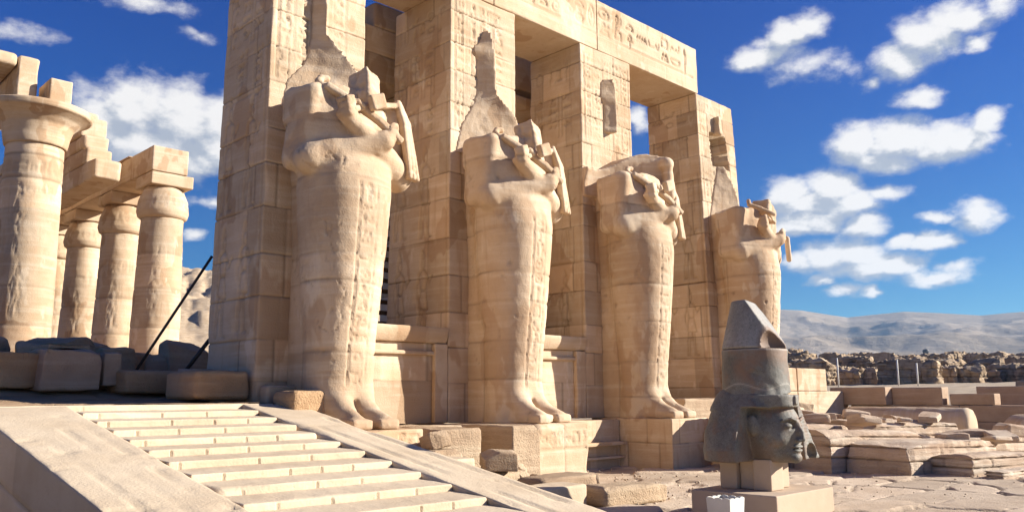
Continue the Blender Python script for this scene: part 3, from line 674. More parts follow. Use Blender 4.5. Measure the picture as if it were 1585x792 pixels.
for n, (x0, x1) in enumerate(PX):
    y0, y1 = YF, YF + (1.62, 1.84, 1.62, 1.62)[n]; top = TOP if n < 3 else 8.096
    root = thing('stone_pillar', LBL[n], 'pillar', ((x0 + x1) / 2, (y0 + y1) / 2, -.45), group='square pillars of the portico')
    def wp(V, n=n, x0=x0, x1=x1, y1=y1):
        V = V.copy(); z = V[:, 2]; k = np.clip((8.1 - z) / 8.5, 0, 1.2)
        V[:, 1] += np.where(V[:, 1] > y1 - .8, .18 * k, 0)
        if n == 0: V[:, 0] -= 0
        if n == 3: V[:, 0] += np.where(V[:, 0] > (x0 + x1) / 2, .55 * k, .30 * k)
        return V
    V, F, at = rbox((x0, y0, -.47), (x1, y1, top), res=(.032, .034, .034), r=(.012, .06), seed=50 + n, courses=[c + (.04 * math.sin(n * 7 + c * 5)) for c in COURSES], block=(.7, 1.3),
                    cf=pillar_cf(60 + n, x0, x1, y0, y1, p4extra if n == 3 else None), warp=wp, faces='xXyYZ', amp=.006)
    mk('pillar_shaft', V, F, M_SAND, root, None, at)
    # stump of the pillar block that backed the statue's head and crown: an engaged raised scar
    cx = (x0 + x1) / 2
    S = SDF((cx - 1.0, y0 - .55, 4.7), (cx + 1.0, y0 + .1, 8.1), .028)
    ST = [([4.7, 5.2, 5.55, 5.75, 6.0, 6.1, 8], [-.7, -.6, -.32, -.24, -.2, -.17, -.17], [4.7, 5.3, 5.6, 6.02, 6.08, 8], [.75, .6, .4, .08, .0, .02], [4.7, 5.6, 6.0, 8], [.5, .46, .3, .24], 7.95, 4.6),
          ([4.7, 5.3, 5.8, 6.05, 6.75, 6.9, 7.0, 7.15, 7.45], [-.75, -.6, -.28, -.22, -.2, -.3, -.3, -.14, -.02], [4.7, 5.3, 5.6, 6.05, 6.9, 7.15, 7.45], [.75, .6, .45, .1, .1, .08, .02], [4.7, 5.6, 6.05, 7.4], [.5, .46, .3, .2], 7.42, 4.6),
          ([6.1, 6.2, 6.8, 6.95, 7.3, 7.42], [-.1, -.14, -.12, -.24, -.24, -.1], [6.1, 6.2, 7.2, 7.42], [.12, .14, .12, .04], [6, 7.5], [.22, .22], 7.42, 6.12),
          ([4.7, 5.3, 5.9, 6.2], [-.5, -.3, -.1, .0], [4.7, 5.3, 6.2], [.5, .4, .16], [4.7, 5.6, 6.2], [.45, .36, .15], 6.2, 4.6)][n]
    S.fn(lambda x, y, z: np.maximum(np.maximum(x - cx - np.interp(z, ST[2], ST[3]), y0 - np.interp(z, ST[4], ST[5]) * np.clip((x - cx - np.interp(z, ST[0], ST[1])) / (np.interp(z, ST[2], ST[3]) - np.interp(z, ST[0], ST[1]) + .02), 0, 1) - y), np.maximum(np.maximum(y - y0 - .06, z - ST[6]), ST[7] - z)) + np.where((x - cx < np.interp(z, ST[0], ST[1])), .1, 0), None)
    if n == 3: S.box((cx + .02, y0 - .04, 7.36), (.08, .12, .26), .02, 0)
    V, F = S.mesh(); N = vnorm(V, F); V += N * (fbm(V, 2.5, 3, n) * .035 + fbm(V, 9, 3, n) * .005)[:, None]
    mk('crown_stump', V, F, M_SAND, root, None, {'tone': V[:, 0] * 0, 'dirt': V[:, 0] * 0})

# lintel
lt = thing('stone_lintel', 'long carved sandstone lintel spanning the tops of the pillars', 'lintel', (12.5, 12.8, TOP))
rg = random.Random(5)
lrow = glyph_row(rg, 6.4, 18.6, 8.56, 9.24, .026); lrow += [([[(0, 0), (1, 0)]], 6.3, 8.5, 12.3, .001, .016)]
def lcf(P, face):
    if face == 'y': return carve(P[:, 0], P[:, 2], lrow, .045) * np.clip(fbm(P, .8, 3, 77) * 1.5 + .85, .15, 1)
    return None
for (x0, x1, s_) in ((6.22, 8.98, 1), (8.99, 11.2, 2), (11.21, 14.56, 3), (14.57, 18.80, 4)):
    V, F, at = rbox((x0, YF - .004, TOP + .004), (x1, YF + 1.6, 9.38), res=(.03, .1, .034), r=(.012, .05), seed=80 + s_, courses=[], block=(5, 6), cf=lcf, faces='xXyYzZ')
    mk('lintel_block', V, F, M_SAND, lt, None, at)

# screen walls between the pillars
for n, (a, b) in enumerate(((8.06, 10.02), (11.85, 13.92))):
    s_ = thing('screen_wall', ['low screen wall with ledge, half in shadow, between the first and second statues', 'low screen wall with ledge, all in shadow, between the second and third statues'][n], 'wall', ((a + b) / 2, 12.3, -.45), group='screen walls between the pillars')
    mk('wall_panel', *[(V, F, M_SAND, s_, None, at) for V, F, at in [rbox((a, 12.1, -.45), (b, 12.55, .98), res=.05, r=(.006, .02), seed=90 + n, courses=[.3], gd=.006)]][0])
    mk('torus_moulding', *[(V, F, M_SAND, s_, None, at) for V, F, at in [rbox((a + .03, 12.02, .76), (b - .2, 12.12, .84), res=.05, r=(.03, .04), seed=92 + n, chips=0)]][0])
    def cav(V):
        V = V.copy(); V[:, 1] += np.where(V[:, 1] < 12.3, .12 * np.clip((1.25 - V[:, 2]) / .3, 0, 1) ** 2, 0); return V
    mk('cornice', *[(V, F, M_SAND, s_, None, at) for V, F, at in [rbox((a, 11.94, .985), (b - (.0 if n else .02), 12.6, 1.27), res=.04, r=(.008, .03), seed=94 + n, warp=cav)]][0])
    mk('side_post', *[(V, F, M_SAND, s_, None, at) for V, F, at in [rbox((b - .3, 12.0, -.45), (b - .004, 12.095, .975), res=.05, r=(.006, .02), seed=96 + n)]][0])

# platform blocks under the pillars
def plinth(name, lo, hi, label, seed, **kw):
    a = dict(res=.045, r=(.012, .05), seed=seed, block=(.8, 1.4)); a.update(kw)
    return block(name, lo, hi, a.pop('mat', M_SAND), label, a.pop('cat', 'plinth'), **a)
rg = random.Random(12)
b2row = [(GL[k], 10.5 + i * .205, -.86, .18, .27, .014) for i, k in enumerate(['mouth', 'sun', 'slash', 'water', 'box', 'reed'])] + [([[(0, 0), (1, 0)]], 10.45, -.9, 1.25, .001, .01), ([[(0, 0), (1, 0)]], 10.45, -.55, 1.25, .001, .01)]
def mkcf(row, off):
    def f(P, face):
        if face == 'y': return carve(P[:, 0] + off[0], P[:, 2] + off[2], row, .028)
        return None
    return f
def base_block(label, lo, hi, row, seed, courses, **kw):
    c = ((lo[0] + hi[0]) / 2, (lo[1] + hi[1]) / 2, lo[2]); lo2 = tuple(a - b for a, b in zip(lo, c)); hi2 = tuple(a - b for a, b in zip(hi, c))
    V, F, at = rbox(lo2, hi2, res=.03, r=(.012, .05), seed=seed, courses=[k - c[2] for k in courses], cf=mkcf(row, c) if row else None, **kw)
    o = mk('statue_base', V, F, M_SAND, None, (0, 0, 0), at); o.location = c; return tag(o, label, 'statue base', 'stone bases under the statues')
b1row = [(GL[k], 6.95 + i * .24, -.8, .2, .3, .014) for i, k in enumerate(['box', 'mouth', 'staff', 'box'])]
base_block('low carved base under the leftmost headless statue, beside the ramp', (6.56, 10.08, GZ - .05), (7.95, 11.98, -.455), b1row, 101, [-1.0])
base_block('square base block carved with a row of signs under the second statue', (10.43, 10.1, GZ - .05), (11.75, 11.98, -.452), b2row, 102, [])
base_block('two course base block in shade under the third statue, left of the dark granite head', (14.36, 10.12, GZ - .05), (15.75, 11.98, -.452), None, 103, [-.95], block=(.7, 1.1))
base_block('broken base under the rightmost headless statue behind the granite head', (18.6, 10.1, GZ - .05), (20.9, 11.98, -.452), None, 104, [-.95])
plinth('footing_block', (9.72, 9.98, GZ - .05), (10.38, 11.9, -.46), 'upright block with broken edge and shaded left side, left of the carved base block', 105, r=(.02, .08), lump=.03, nchop=5, cat='stone block', mat=M_ROCK)
plinth('footing_block', (8.12, 9.98, GZ - .05), (9.05, 11.9, -.47), 'sunlit rough-faced block with crumbling face between the first two statues', 106, r=(.02, .1), lump=.05, nchop=7, flat=True, cat='stone block', mat=M_ROCK)
plinth('footing_wall', (7.97, 11.2, GZ - .05), (10.4, 11.97, -.475), 'shaded footing course beneath the screen wall between the first two statues', 107, cat='footing')
f2 = plinth('footing_wall', (11.78, 11.45, GZ - .05), (14.34, 11.97, -.48), 'dark recessed footing with two ledges between the second and third statues', 108, cat='footing', courses=[-1.47 + 1.0])
block('ledge', (11.8, 11.25, -1.0), (14.32, 11.46, -.93), M_SAND, parent=f2, res=.06, r=(.006, .02), seed=3); block('ledge', (11.8, 11.32, -1.27), (14.32, 11.46, -1.22), M_SAND, parent=f2, res=.06, r=(.006, .02), seed=4)
plinth('pillar_footing', (15.85, 11.0, GZ - .05), (18.8, 13.6, -.06), 'sunlit broken threshold block between the third and fourth pillars', 109, r=(.02, .1), lump=.04, nchop=6, flat=True, cat='stone block', mat=M_ROCK)
plinth('pillar_footing', (6.25, 11.7, -.1), (8.0, 11.97, .2), 'worn low course of blocks along the foot of the leftmost pillar', 110, r=(.03, .1), cat='footing', courses=[], mat=M_SAND)
for k_, (a_, b_, c_, d_, e_, f_) in enumerate(((5.3, 12.1, .0, 6.15, 13.2, .42), (6.23, 10.9, -.46, 7.0, 11.54, .12))):
    plinth('pillar_footing', (a_, b_, c_), (d_, e_, f_), ['brown weathered block against the left side of the leftmost pillar', 'shaded block at the head of the right ramp below the leftmost pillar'][k_], 111 + k_, r=(.04, .12), cat='stone block', lump=.04, mat=M_DARK)

# ================================================================== STATUES
CEN = [7.18, 10.97, 14.94, 19.74]
def body_prof(z):
    return np.interp(z, [0, .3, .7, 1.2, 1.8, 2.5, 3.2, 3.8, 4.5, 5.0, 5.35, 5.6], [.53, .53, .52, .53, .57, .63, .69, .73, .74, .72, .64, .45])
def statue_field():
    S = SDF((-1.45, -2.05, -.02), (1.45, .08, 6.2), .03)
    def body(x, y, z):
        a = body_prof(z); yc = -.78; b = a * np.interp(z, [0, .8, 2, 3.6, 4.1, 4.5, 5.5], [.80, .9, 1.02, 1.0, .86, .66, .5])
        return (np.sqrt((np.abs(x) / a) ** 2.3 + (np.abs(y - yc) / b) ** 2.3) ** (1 / 1.15) - 1) * a * .9 + np.maximum(z - 5.55, 0)
    S.fn(body)
    S.fn(lambda x, y, z: np.maximum(np.maximum(np.abs(x) - np.interp(z, [0, 3, 5.2], [.45, .45, .6]), -y - .8), np.maximum(y - .05, z - 5.3)), ((-.8, -1., -.1), (.8, .1, 5.5)), .05)
    # two feet side by side
    for s_ in (-1, 1):
        S.cap((s_ * .20, -.95, .50), (s_ * .21, -1.25, .22), .24, .18, .12)
        S.cap((s_ * .21, -1.2, .22), (s_ * .235, -1.66, .10), .175, .115, .08)
        S.box((s_ * .235, -1.45, .07), (.18, .38, .08), .04, .06)
        for q in range(4): S.cap((s_ * .235 + (q - 1.5) * .09, -1.66, .09), (s_ * .235 + (q - 1.5) * .09, -1.80 + .02 * abs(q - (1.2 if s_ > 0 else 1.8)), .07), .055, .05, .012)
    S.fn(lambda x, y, z: -(np.maximum(np.abs(x) - .025, np.maximum(y + 1.2, z - .6))), ((-.1, -2, -.1), (.1, -1.15, .7)), 0, 'cut') if False else None
    # shoulders, upper arms, forearms
    for s_ in (-1, 1):
        sx_ = .70 if s_ < 0 else .86
        S.box((s_ * sx_ * .97, -.70, 4.66), (.23, .36, .70), .18, .08, rot=(4, s_ * -3, 0))
        S.box((s_ * .52, -.62, 5.0), (.40, .36, .34), .16, .06)
    S.cap((-.72, -.92, 4.10), (.30, -1.44, 4.46), .26, .165, .06)       # nearer forearm, lying lower and in front
    S.cap((.93, -.88, 4.10), (.25, -1.30, 4.38), .27, .19, .035)
    S.cap((.25, -1.30, 4.38), (-.34, -1.38, 4.74), .18, .135, .03)
    # hands: palm, four curled fingers and a thumb each
    S.box((-.38, -1.38, 4.80), (.12, .10, .15), .06, .03, rot=(0, 35, 0))
    for q in range(4): S.path([(-.46 - .03 * q, -1.42, 4.70 + q * .08), (-.40 - .02 * q, -1.51, 4.74 + q * .08), (-.29 - .02 * q, -1.49, 4.79 + q * .075)], .043, .008)
    S.path([(-.32, -1.42, 4.96), (-.24, -1.48, 4.98), (-.14, -1.48, 4.93)], .045, .01)
    S.cap((.30, -1.44, 4.46), (.52, -1.36, 4.60), .165, .12, .04)
    for q in range(4): S.path([(.54, -1.44, 4.50 + q * .065), (.46, -1.54, 4.50 + q * .065), (.34, -1.55, 4.47 + q * .065)], .038, .01)
    S.path([(.30, -1.50, 4.66), (.40, -1.52, 4.74), (.50, -1.48, 4.76)], .042, .012)
    return S
SF = statue_field()
SLAB = ['leftmost and largest headless mummy-shaped statue with crossed arms, standing beside the ramp', 'second headless mummy-shaped statue with crossed arms, standing on the carved base block',
        'third mummy-shaped statue with a jagged slab of stone standing over its broken shoulders', 'rightmost mummy-shaped statue with crossed arms and broken head, seen behind the granite head']
def statue_mesh(n):
    S = SF.copy(); sd_ = n * 11 + 2
    # broken neck: everything above a rough sloping plane is gone
    def cutf(x, y, z):
        zt = 5.36 - .16 * np.clip(np.abs(x) - .35, 0, 9) + (.0 if n != 3 else -.05) + .05 * np.sin(x * 9 + n) * np.cos(y * 7)
        return zt - z
    S.fn(lambda x, y, z: cutf(x, y, z), ((-1.6, -2.1, 4.9), (1.6, .1, 6.3)), 0, 'cut')
    if n in (0, 1, 3):
        S.ell((0, -.8, 5.48), (.36, .42, .2), 0, 'cut')
    if n == 2:   # mass of stone left standing behind the shoulders
        yf = lambda x: -.22 - .92 * np.clip((x + 1.0) / 1.8, 0, 1.05) ** 1.7
        S.fn(lambda x, y, z: np.maximum(np.maximum(np.maximum(x - .82, -1.0 - x), np.maximum(yf(x) + .35 * np.clip(5.75 - z, 0, .5) - y, y - .05)), np.maximum(z - (5.78 + .16 * np.sin(x * 3.2 + .6) + .12 * x), 4.9 - z)) * .7, ((-1.1, -1.4, 4.8), (.95, .1, 6.2)), .04)
        S.ell((.70, -1.08, 5.74), (.17, .18, .16), .04); S.cap((.72, -1.1, 5.7), (.74, -1.12, 5.0), .11, .14, .05)
    if n == 3:
        S.ell((.95, -1.55, 4.75), (.25, .3, .3), 0, 'cut')
    V, F = S.mesh(); V = relax(V, F, 1, .5); N = vnorm(V, F)
    d = fbm(V, 2.2, 4, sd_) * .013 + fbm(V, 9., 4, sd_ + 3) * .007 - np.clip(fbm(V, 1.4, 3, sd_ + 7) - .32, 0, 1) * .1
    cr = 1 - np.clip(np.abs(fbm(V * np.array([1, 1, .7]), 1.5, 4, sd_ + 20)) / .012, 0, 1); cr *= np.clip(fbm(V, .9, 2, sd_ + 22) * 3, 0, 1); d -= cr * .02
    pit = np.clip(fbm(V, 7, 3, sd_ + 30) - .38, 0, 1) * np.clip(fbm(V, 1.1, 2, sd_ + 31) * 3 + .3, 0, 1); d -= pit * .10
    rg = np.random.default_rng(sd_); js = np.array([.55, 1.25, 2.0, 2.85, 3.75, 4.55]) + rg.uniform(-.3, .3, 6)
    zz = V[:, 2] + .02 * np.sin(V[:, 0] * 3 + n); dz = np.min(np.abs(zz[:, None] - js[None, :]), axis=1)
    ero = np.clip(.7 + 1.8 * fbm(V, 1.4, 3, sd_ + 1), .05, 1.5); dirt = np.clip(1.3 - dz / .022, 0, 1) * .55 * ero + cr * .5 + pit * 2; d -= np.clip(1.3 - dz / .02, 0, 1) * .013 * ero
    # a seam down the side where the body meets its back slab
    side = np.abs(N[:, 0]) > .75; sx_ = np.abs(V[:, 1] + .42 + .03 * np.sin(V[:, 2] * 2)); dd = np.where(side & (V[:, 2] < 5), np.clip(1.2 - sx_ / .022, 0, 1), 0); d -= dd * .03; dirt += dd * .5
    it = glyph_column(random.Random(sd_), -.12, .14, .62, 3.72, .015); fr = N[:, 1] < -.35
    cvd = np.zeros(len(V)); k = np.nonzero(fr & (V[:, 2] < 3.85) & (np.abs(V[:, 0]) < .3))[0]; cvd[k] = carve(V[k, 0], V[k, 2], it, .024); d -= cvd; dirt += np.clip(cvd * 6, 0, .18)
    gk = (np.abs(V[:, 0]) < .06) & (V[:, 1] < -1.1) & (V[:, 2] < .42); d -= np.where(gk, np.clip(1 - np.abs(V[:, 0]) / .05, 0, 1) * .06, 0); dirt += np.where(gk, .25, 0)
    V = V + N * d[:, None]; tone = np.random.default_rng(sd_ + 1).uniform(-.8, .8, 8)[np.searchsorted(np.sort(js), zz)]
    return V, F, {'tone': tone * .8, 'dirt': np.clip(dirt, 0, 1)}
def bar(S, pts, w, t, k=.01):
    """flat squared bar along a path: w across the front, t deep"""
    for a, b in zip(pts[:-1], pts[1:]):
        a = np.array(a, float); b = np.array(b, float); c = (a + b) / 2; d = b - a; L = np.linalg.norm(d)
        ang = math.degrees(math.atan2(d[0], d[2])); tilt = math.degrees(math.asin(np.clip(d[1] / L, -1, 1)))
        E_ = Euler((R_(-tilt), 0, 0)).to_matrix(); M_ = (Matrix.Rotation(R_(ang), 3, 'Y') @ E_).to_euler()
        S.box(c, (w / 2, t / 2, L / 2 + t * .4), min(w, t) * .3, k, rot=[math.degrees(q) for q in M_])
def sdf_part(name, build, lo, hi, h, mat, parent, nseed=0, amp=.006, disp=None):
    S = SDF(lo, hi, h); build(S); V, F = S.mesh(); V = relax(V, F, 1, .4); N = vnorm(V, F); V = V + N * (fbm(V, 8, 3, nseed) * amp)[:, None]
    if disp is not None: V = disp(V, N)
    o = mk(name, V, F, mat, None, (0, 0, 0), {'tone': V[:, 0] * 0, 'dirt': V[:, 0] * 0}); o.parent = parent; return o
for n, cx in enumerate(CEN):
    root = thing('pharaoh_statue', SLAB[n], 'statue', (cx, YF - .004, -.45), group='headless mummy-shaped statues against the pillars')
    V, F, at = statue_mesh(n); o = mk('statue_body', V, F, M_STAT, None, (0, 0, 0), at); o.parent = root
    # crook: staff across the chest ending in a hook on the shoulder
    def crook(S):
        bar(S, [(.52, -1.53, 4.50), (.2, -1.45, 4.76), (-.15, -1.30, 5.0), (-.54, -1.10, 5.24)], .12, .14)
        S.path([(-.52, -1.10, 5.23), (-.60, -1.03, 5.26), (-.65, -.98, 5.34), (-.59, -.96, 5.41), (-.5, -.98, 5.42)], .055, .02)
    if n != 3: sdf_part('crook', crook, (-.9, -1.95, 4.25), (.75, -.8, 5.7), .02, M_STAT, root, n)
    else: sdf_part('crook', lambda S: S.path([(-.2, -1.62, 5.05), (-.45, -1.4, 5.2), (-.66, -1.2, 5.3), (-.6, -1.15, 5.42)], .055, .02), (-.85, -1.95, 4.6), (.7, -1.0, 5.6), .02, M_STAT, root, n)
    def flail(S):
        bar(S, [(-.30, -1.46, 4.84), (0, -1.34, 4.99), (.4, -1.17, 5.14), (.78, -1.08, 5.25)], .10, .14)
        S.box((.06, -1.56, 5.02), (.14, .07, .12), .02, .02, rot=(0, -22, 0))
        for q in range(3): bar(S, [(.78 + q * .03, -1.10 + q * .02, 5.28), (.86 + q * .06, -1.16 + q * .02, 4.95), (.97 + q * .095, -1.20 + q * .03, 4.06)], .085, .14, .004)
    sdf_part('flail', flail if n != 3 else (lambda S: S.path([(.95, -1.35, 4.6), (1.1, -1.3, 4.05)], .07, .01)), (-.5, -1.95, 3.9), (1.4, -.85, 5.5), .02, M_STAT, root, n + 5)
    def beard(S):
        S.box((.16, -1.06, 5.38), (.16, .20, .31), .03, 0, rot=(-16, 12, 14))
        S.box((.14, -1.2, 5.10), (.13, .16, .14), .03, .03, rot=(-10, 0, 5))
    if n in (0, 1): sdf_part('broken_beard', beard, (-.4, -1.8, 4.85), (.7, -.6, 6.0), .022, M_STAT, root, n + 9, .02, disp=lambda V, N: V + N * (fbm(V, 3., 4, 5) * .05 - np.clip(fbm(V, 6., 3, 8) - .2, 0, 1) * .12)[:, None])
    if n == 3: sdf_part('broken_beard', lambda S: S.box((.28, -1.1, 5.25), (.34, .22, .2), .03, 0, rot=(0, 20, 10)), (-.4, -1.6, 4.8), (.9, -.6, 5.8), .022, M_STAT, root, n + 9, .02, disp=lambda V, N: V + N * (fbm(V, 3., 4, 5) * .06)[:, None])

# ================================================================== LOOSE GRAVEL
def gravel():
    rg = np.random.default_rng(99); VS, FS = [], []; base = np.array([(1, 0, 0), (-1, 0, 0), (0, 1, 0), (0, -1, 0), (0, 0, 1), (0, 0, -.3)], float)
    fc = np.array([(0, 2, 4), (2, 1, 4), (1, 3, 4), (3, 0, 4), (2, 0, 5), (1, 2, 5), (3, 1, 5), (0, 3, 5)]); n = 0
    for k in range(1500):
        if k < 700: x, y = rg.normal(9.8, 1.6), rg.uniform(7.2, 10.0)
        elif k < 1100: x, y = rg.uniform(10, 20), rg.uniform(4.2, 10)
        else: x, y = rg.uniform(11.9, 19), rg.uniform(9.3, 11.3)
        if x < 6.8: continue
        s_ = .006 + .026 * rg.random() ** 4; a = rg.uniform(0, 6.3); c, q = math.cos(a), math.sin(a); b = base * (s_ * rg.uniform(.7, 1.5, 3)) * rg.uniform(.8, 1.2, (6, 1))
        VS.append(np.column_stack([x + b[:, 0] * c - b[:, 1] * q, y + b[:, 0] * q + b[:, 1] * c, GZ + .01 + b[:, 2]])); FS.append(fc + n); n += 6
    V = np.vstack(VS); struct(mk('gravel', V, np.vstack(FS), M_PAVE, None, None, {'tone': np.repeat(rg.uniform(-1, 1, len(V) // 6), 6), 'dirt': V[:, 0] * 0}, smooth=False), 'stuff')
gravel()
# ================================================================== HYPOSTYLE HALL AT THE LEFT
HK = 1.36
def col_carve(seed, zones, r):
    rg = random.Random(seed); it = []
    for (z0, z1, kind) in zones:
        L = 2 * math.pi * r
        if kind == 'row': it += glyph_row(rg, 0, L, z0, z1, .02)
        elif kind == 'fig':
            x = rg.uniform(0, .4)
            while x < L - .8: it.append((FIG, x, z0, (z1 - z0) * .55, z1 - z0, .016)); x += 1.15
        else: it += [([[(0, 0), (1, 0)]], 0, z0, L, .001, .02)]
    def f(TH, Z, Rr): return carve((TH % (2 * np.pi)) * r, Z, it, .013)
    return f
def bud_column(cx, cy, z0, label, seed, s=1., nseg=110, dz=.05):
    root = thing('bud_column', label, 'column', (cx, cy, z0), group='closed-bud columns of the side hall')
    H = 5.5 - z0; rb = .60 * s
    prof = [(z0, rb * .9), (z0 + .25, rb * .99), (z0 + .9, rb), (4.62, rb * .88), (4.66, rb * .9), (4.72, rb * 1.02), (4.85, rb * 1.08), (5.15, rb * 1.02), (5.40, rb * .86), (5.5, rb * .8)]
    sh = [p for p in prof if p[0] <= 4.66]; cp = [(4.66, rb * .9)] + [p for p in prof if p[0] > 4.66]
    V, F, at = lathe(sh, nseg, dz, cx, cy, seed, joints=(z0 + .9, z0 + 1.9, z0 + 2.8), cf=col_carve(seed, [(2.0, 3.2, 'fig'), (3.4, 3.42, 'l'), (3.5, 3.9, 'row'), (4.0, 4.02, 'l')], rb)); mk('shaft', V, F, M_SAND, root, None, at)
    V, F, at = lathe(cp, nseg, dz, cx, cy, seed + 1, cf=col_carve(seed + 1, [(4.95, 5.2, 'row')], rb)); mk('capital', V, F, M_SAND, root, None, at)
    a = rb * .92; V, F, at = rbox((cx - a, cy - a, 5.5), (cx + a, cy + a, 5.83), res=.08, r=(.01, .05), seed=seed + 2); mk('abacus', V, F, M_SAND, root, None, at)
BL = ['nearest closed-bud column, at the right end of the row under the long beam', 'second closed-bud column from the right end of the row under the long beam',
      'third closed-bud column from the right, under the long beam', 'slim-looking closed-bud column just right of the big open-capital column']
for k, y in enumerate((22.0, 24.9, 28.0, 31.0)): bud_column(8.5, y, .9, BL[k], 200 + k * 3)
bm = thing('roof_beam', 'long sandstone roof beam resting on the row of closed-bud columns', 'beam', (8.45, 27, 5.83))
for (y0, y1, top, s_) in ((21.42, 23.6, 6.5, 1), (23.61, 26.5, 6.48, 2), (26.51, 33., 6.45, 3)):
    V, F, at = rbox((7.93, y0, 5.835), (8.87, y1, top), res=.07, r=(.012, .05), seed=210 + s_); mk('beam_block', V, F, M_SAND, bm, None, at)
V, F, at = rbox((7.88, 23.0, 6.5), (8.0, 26., 6.53), res=.08, r=(.01, .02), seed=216); mk('roof_slab_edge', V, F, M_RED, bm, None, at)
# broken upper wall behind the beam, with a window opening
cw = thing('clerestory_wall', 'stepped broken upper wall with a small window opening beyond the big column', 'wall', (6.75, 27, 5.7))
for i_, (y0, y1, z0, z1) in enumerate(((21.3, 34, 5.35, 5.85), (22.0, 24.05, 5.855, 6.3), (22.35, 24.05, 6.31, 6.7), (22.6, 24.05, 6.71, 7.25), (24.06, 25.2, 6.75, 7.22), (25.2, 34, 5.855, 7.2), (23.3, 34, 7.255, 7.6))):
    V, F, at = rbox((6.5, y0, z0), (7.15, y1, z1), res=.09, r=(.02, .12), seed=220 + i_, lump=.03); mk('wall_block', V, F, M_SAND, cw, None, at)
# big open-papyrus column
def big_column(cx, cy, z0, label, seed, blocks=True):
    root = thing('papyrus_column', label, 'column', (cx, cy, z0), group='tall open-capital columns')
    r0 = .64
    V, F, at = lathe([(z0, r0 * .92), (z0 + .4, r0 * 1.0), (z0 + 1.2, r0), (5.72, r0 * .93)], 150, .045, cx, cy, seed, joints=(z0 + .7, z0 + 1.55, z0 + 2.45, z0 + 3.3, 4.9, 5.45), cf=col_carve(seed, [(1.8, 2.9, 'fig'), (3.15, 4.3, 'fig'), (4.45, 4.75, 'row'), (5.0, 5.3, 'row'), (4.85, 4.86, 'l')], r0))
    mk('shaft', V, F, M_SAND, root, None, at)
    V, F, at = lathe([(5.721, r0 * 1.0), (5.8, r0 * 1.03), (6.0, r0 * 1.08), (6.2, r0 * 1.18), (6.33, r0 * 1.38), (6.42, r0 * 1.62), (6.46, r0 * 1.76), (6.58, r0 * 1.79), (6.61, r0 * 1.74)], 150, .04, cx, cy, seed + 1, joints=(), gd=.006); mk('capital', V, F, M_SAND, root, None, at)
    V, F, at = rbox((cx - .5, cy - .45, 6.61), (cx + .5, cy + .5, 6.68), res=.1, r=(.01, .03), seed=seed + 2); mk('abacus', V, F, M_SAND, root, None, at)
big_column(5.12, 21.0, .9, 'huge open-capital column at the far left of the photo, carved all over', 230)
big_column(4.2, 25.6, .9, 'partly hidden open-capital column behind the huge one at the left edge', 240)
block('architrave_block', (5.1, 20.2, 6.63), (5.58, 21.1, 7.22), M_SAND, 'small squared block with carved face sitting on the rim of the huge open capital', 'stone block', res=.05, r=(.02, .08), seed=250)
a_ = thing('roof_beam', 'broken roof beam end with ragged edge above the huge open-capital column', 'beam', (4.6, 21.6, 7.03))
V, F, at = rbox((4.5, 20.5, 6.69), (4.93, 28, 7.68), res=.06, r=(.03, .12), seed=251, lump=.04); mk('beam_block', V, F, M_SAND, a_, None, at)
V, F, at = rbox((1.5, 20.45, 7.38), (4.48, 22.2, 7.69), res=.08, r=(.02, .08), seed=252); mk('roof_slab', V, F, M_SAND, a_, None, at)
HK = 1.0
# pieces seen through the facade openings: the rear beams of the portico
a_ = thing('rear_beam', 'shaded rear roof beam seen through the opening between the first and second pillars', 'beam', (10, 14.9, 6.7))
V, F, at = rbox((9.0, 14.4, 6.78), (10.85, 15.4, 8.02), res=.07, r=(.02, .06), seed=260, courses=[7.4]); mk('beam_block', V, F, M_SAND, a_, None, at)
V, F, at = rbox((9.88, 14.4, 8.025), (10.85, 15.4, 8.6), res=.06, r=(.02, .1), seed=261); mk('beam_block', V, F, M_SAND, a_, None, at)
a_ = thing('rear_beam', 'shaded rear roof beam seen through the opening between the second and third pillars', 'beam', (14.6, 14.9, 7.2))
V, F, at = rbox((13.66, 14.4, 7.74), (15.3, 15.4, 8.8), res=.07, r=(.02, .06), seed=262); mk('beam_block', V, F, M_SAND, a_, None, at)
V, F, at = rbox((13.7, 14.25, 7.25), (15.3, 15.4, 7.5), res=.07, r=(.02, .06), seed=263); mk('beam_block', V, F, M_SAND, a_, None, at)
a_ = thing('rear_pillar', 'rear pillar of the portico hidden behind the second pillar', 'pillar', (11.5, 15, .0)); V, F, at = rbox((10.86, 14.4, .0), (12.2, 15.4, 8.6), res=.2, r=(.02, .06), seed=264, courses=[1, 2.2, 3.4, 4.6, 5.8, 7]); mk('pillar_shaft', V, F, M_SAND, a_, None, at)
a_ = thing('rear_pillar', 'rear pillar of the portico hidden behind the third pillar', 'pillar', (16, 15, .0)); V, F, at = rbox((15.31, 14.4, .0), (16.3, 15.4, 8.8), res=.2, r=(.02, .06), seed=265, courses=[1, 2.2, 3.4, 4.6, 5.8, 7]); mk('pillar_shaft', V, F, M_SAND, a_, None, at)
gr = thing('wooden_grille', 'dark wooden slatted grille standing behind the first opening of the portico', 'grille', (9.7, 14.6, 1.3))
for x_ in (9.6, 10.12, 10.62): block('grille_post', (x_, 14.6, .1), (x_ + .07, 14.68, 5.2), M_WOOD, parent=gr, res=.4, r=(.003, .006), seed=1, chips=0)
z_ = 1.5
while z_ < 5.1: block('grille_slat', (9.55, 14.55, z_), (10.75, 14.597, z_ + .09), M_WOOD, parent=gr, res=.4, r=(.003, .006), seed=2, chips=0); z_ += .23

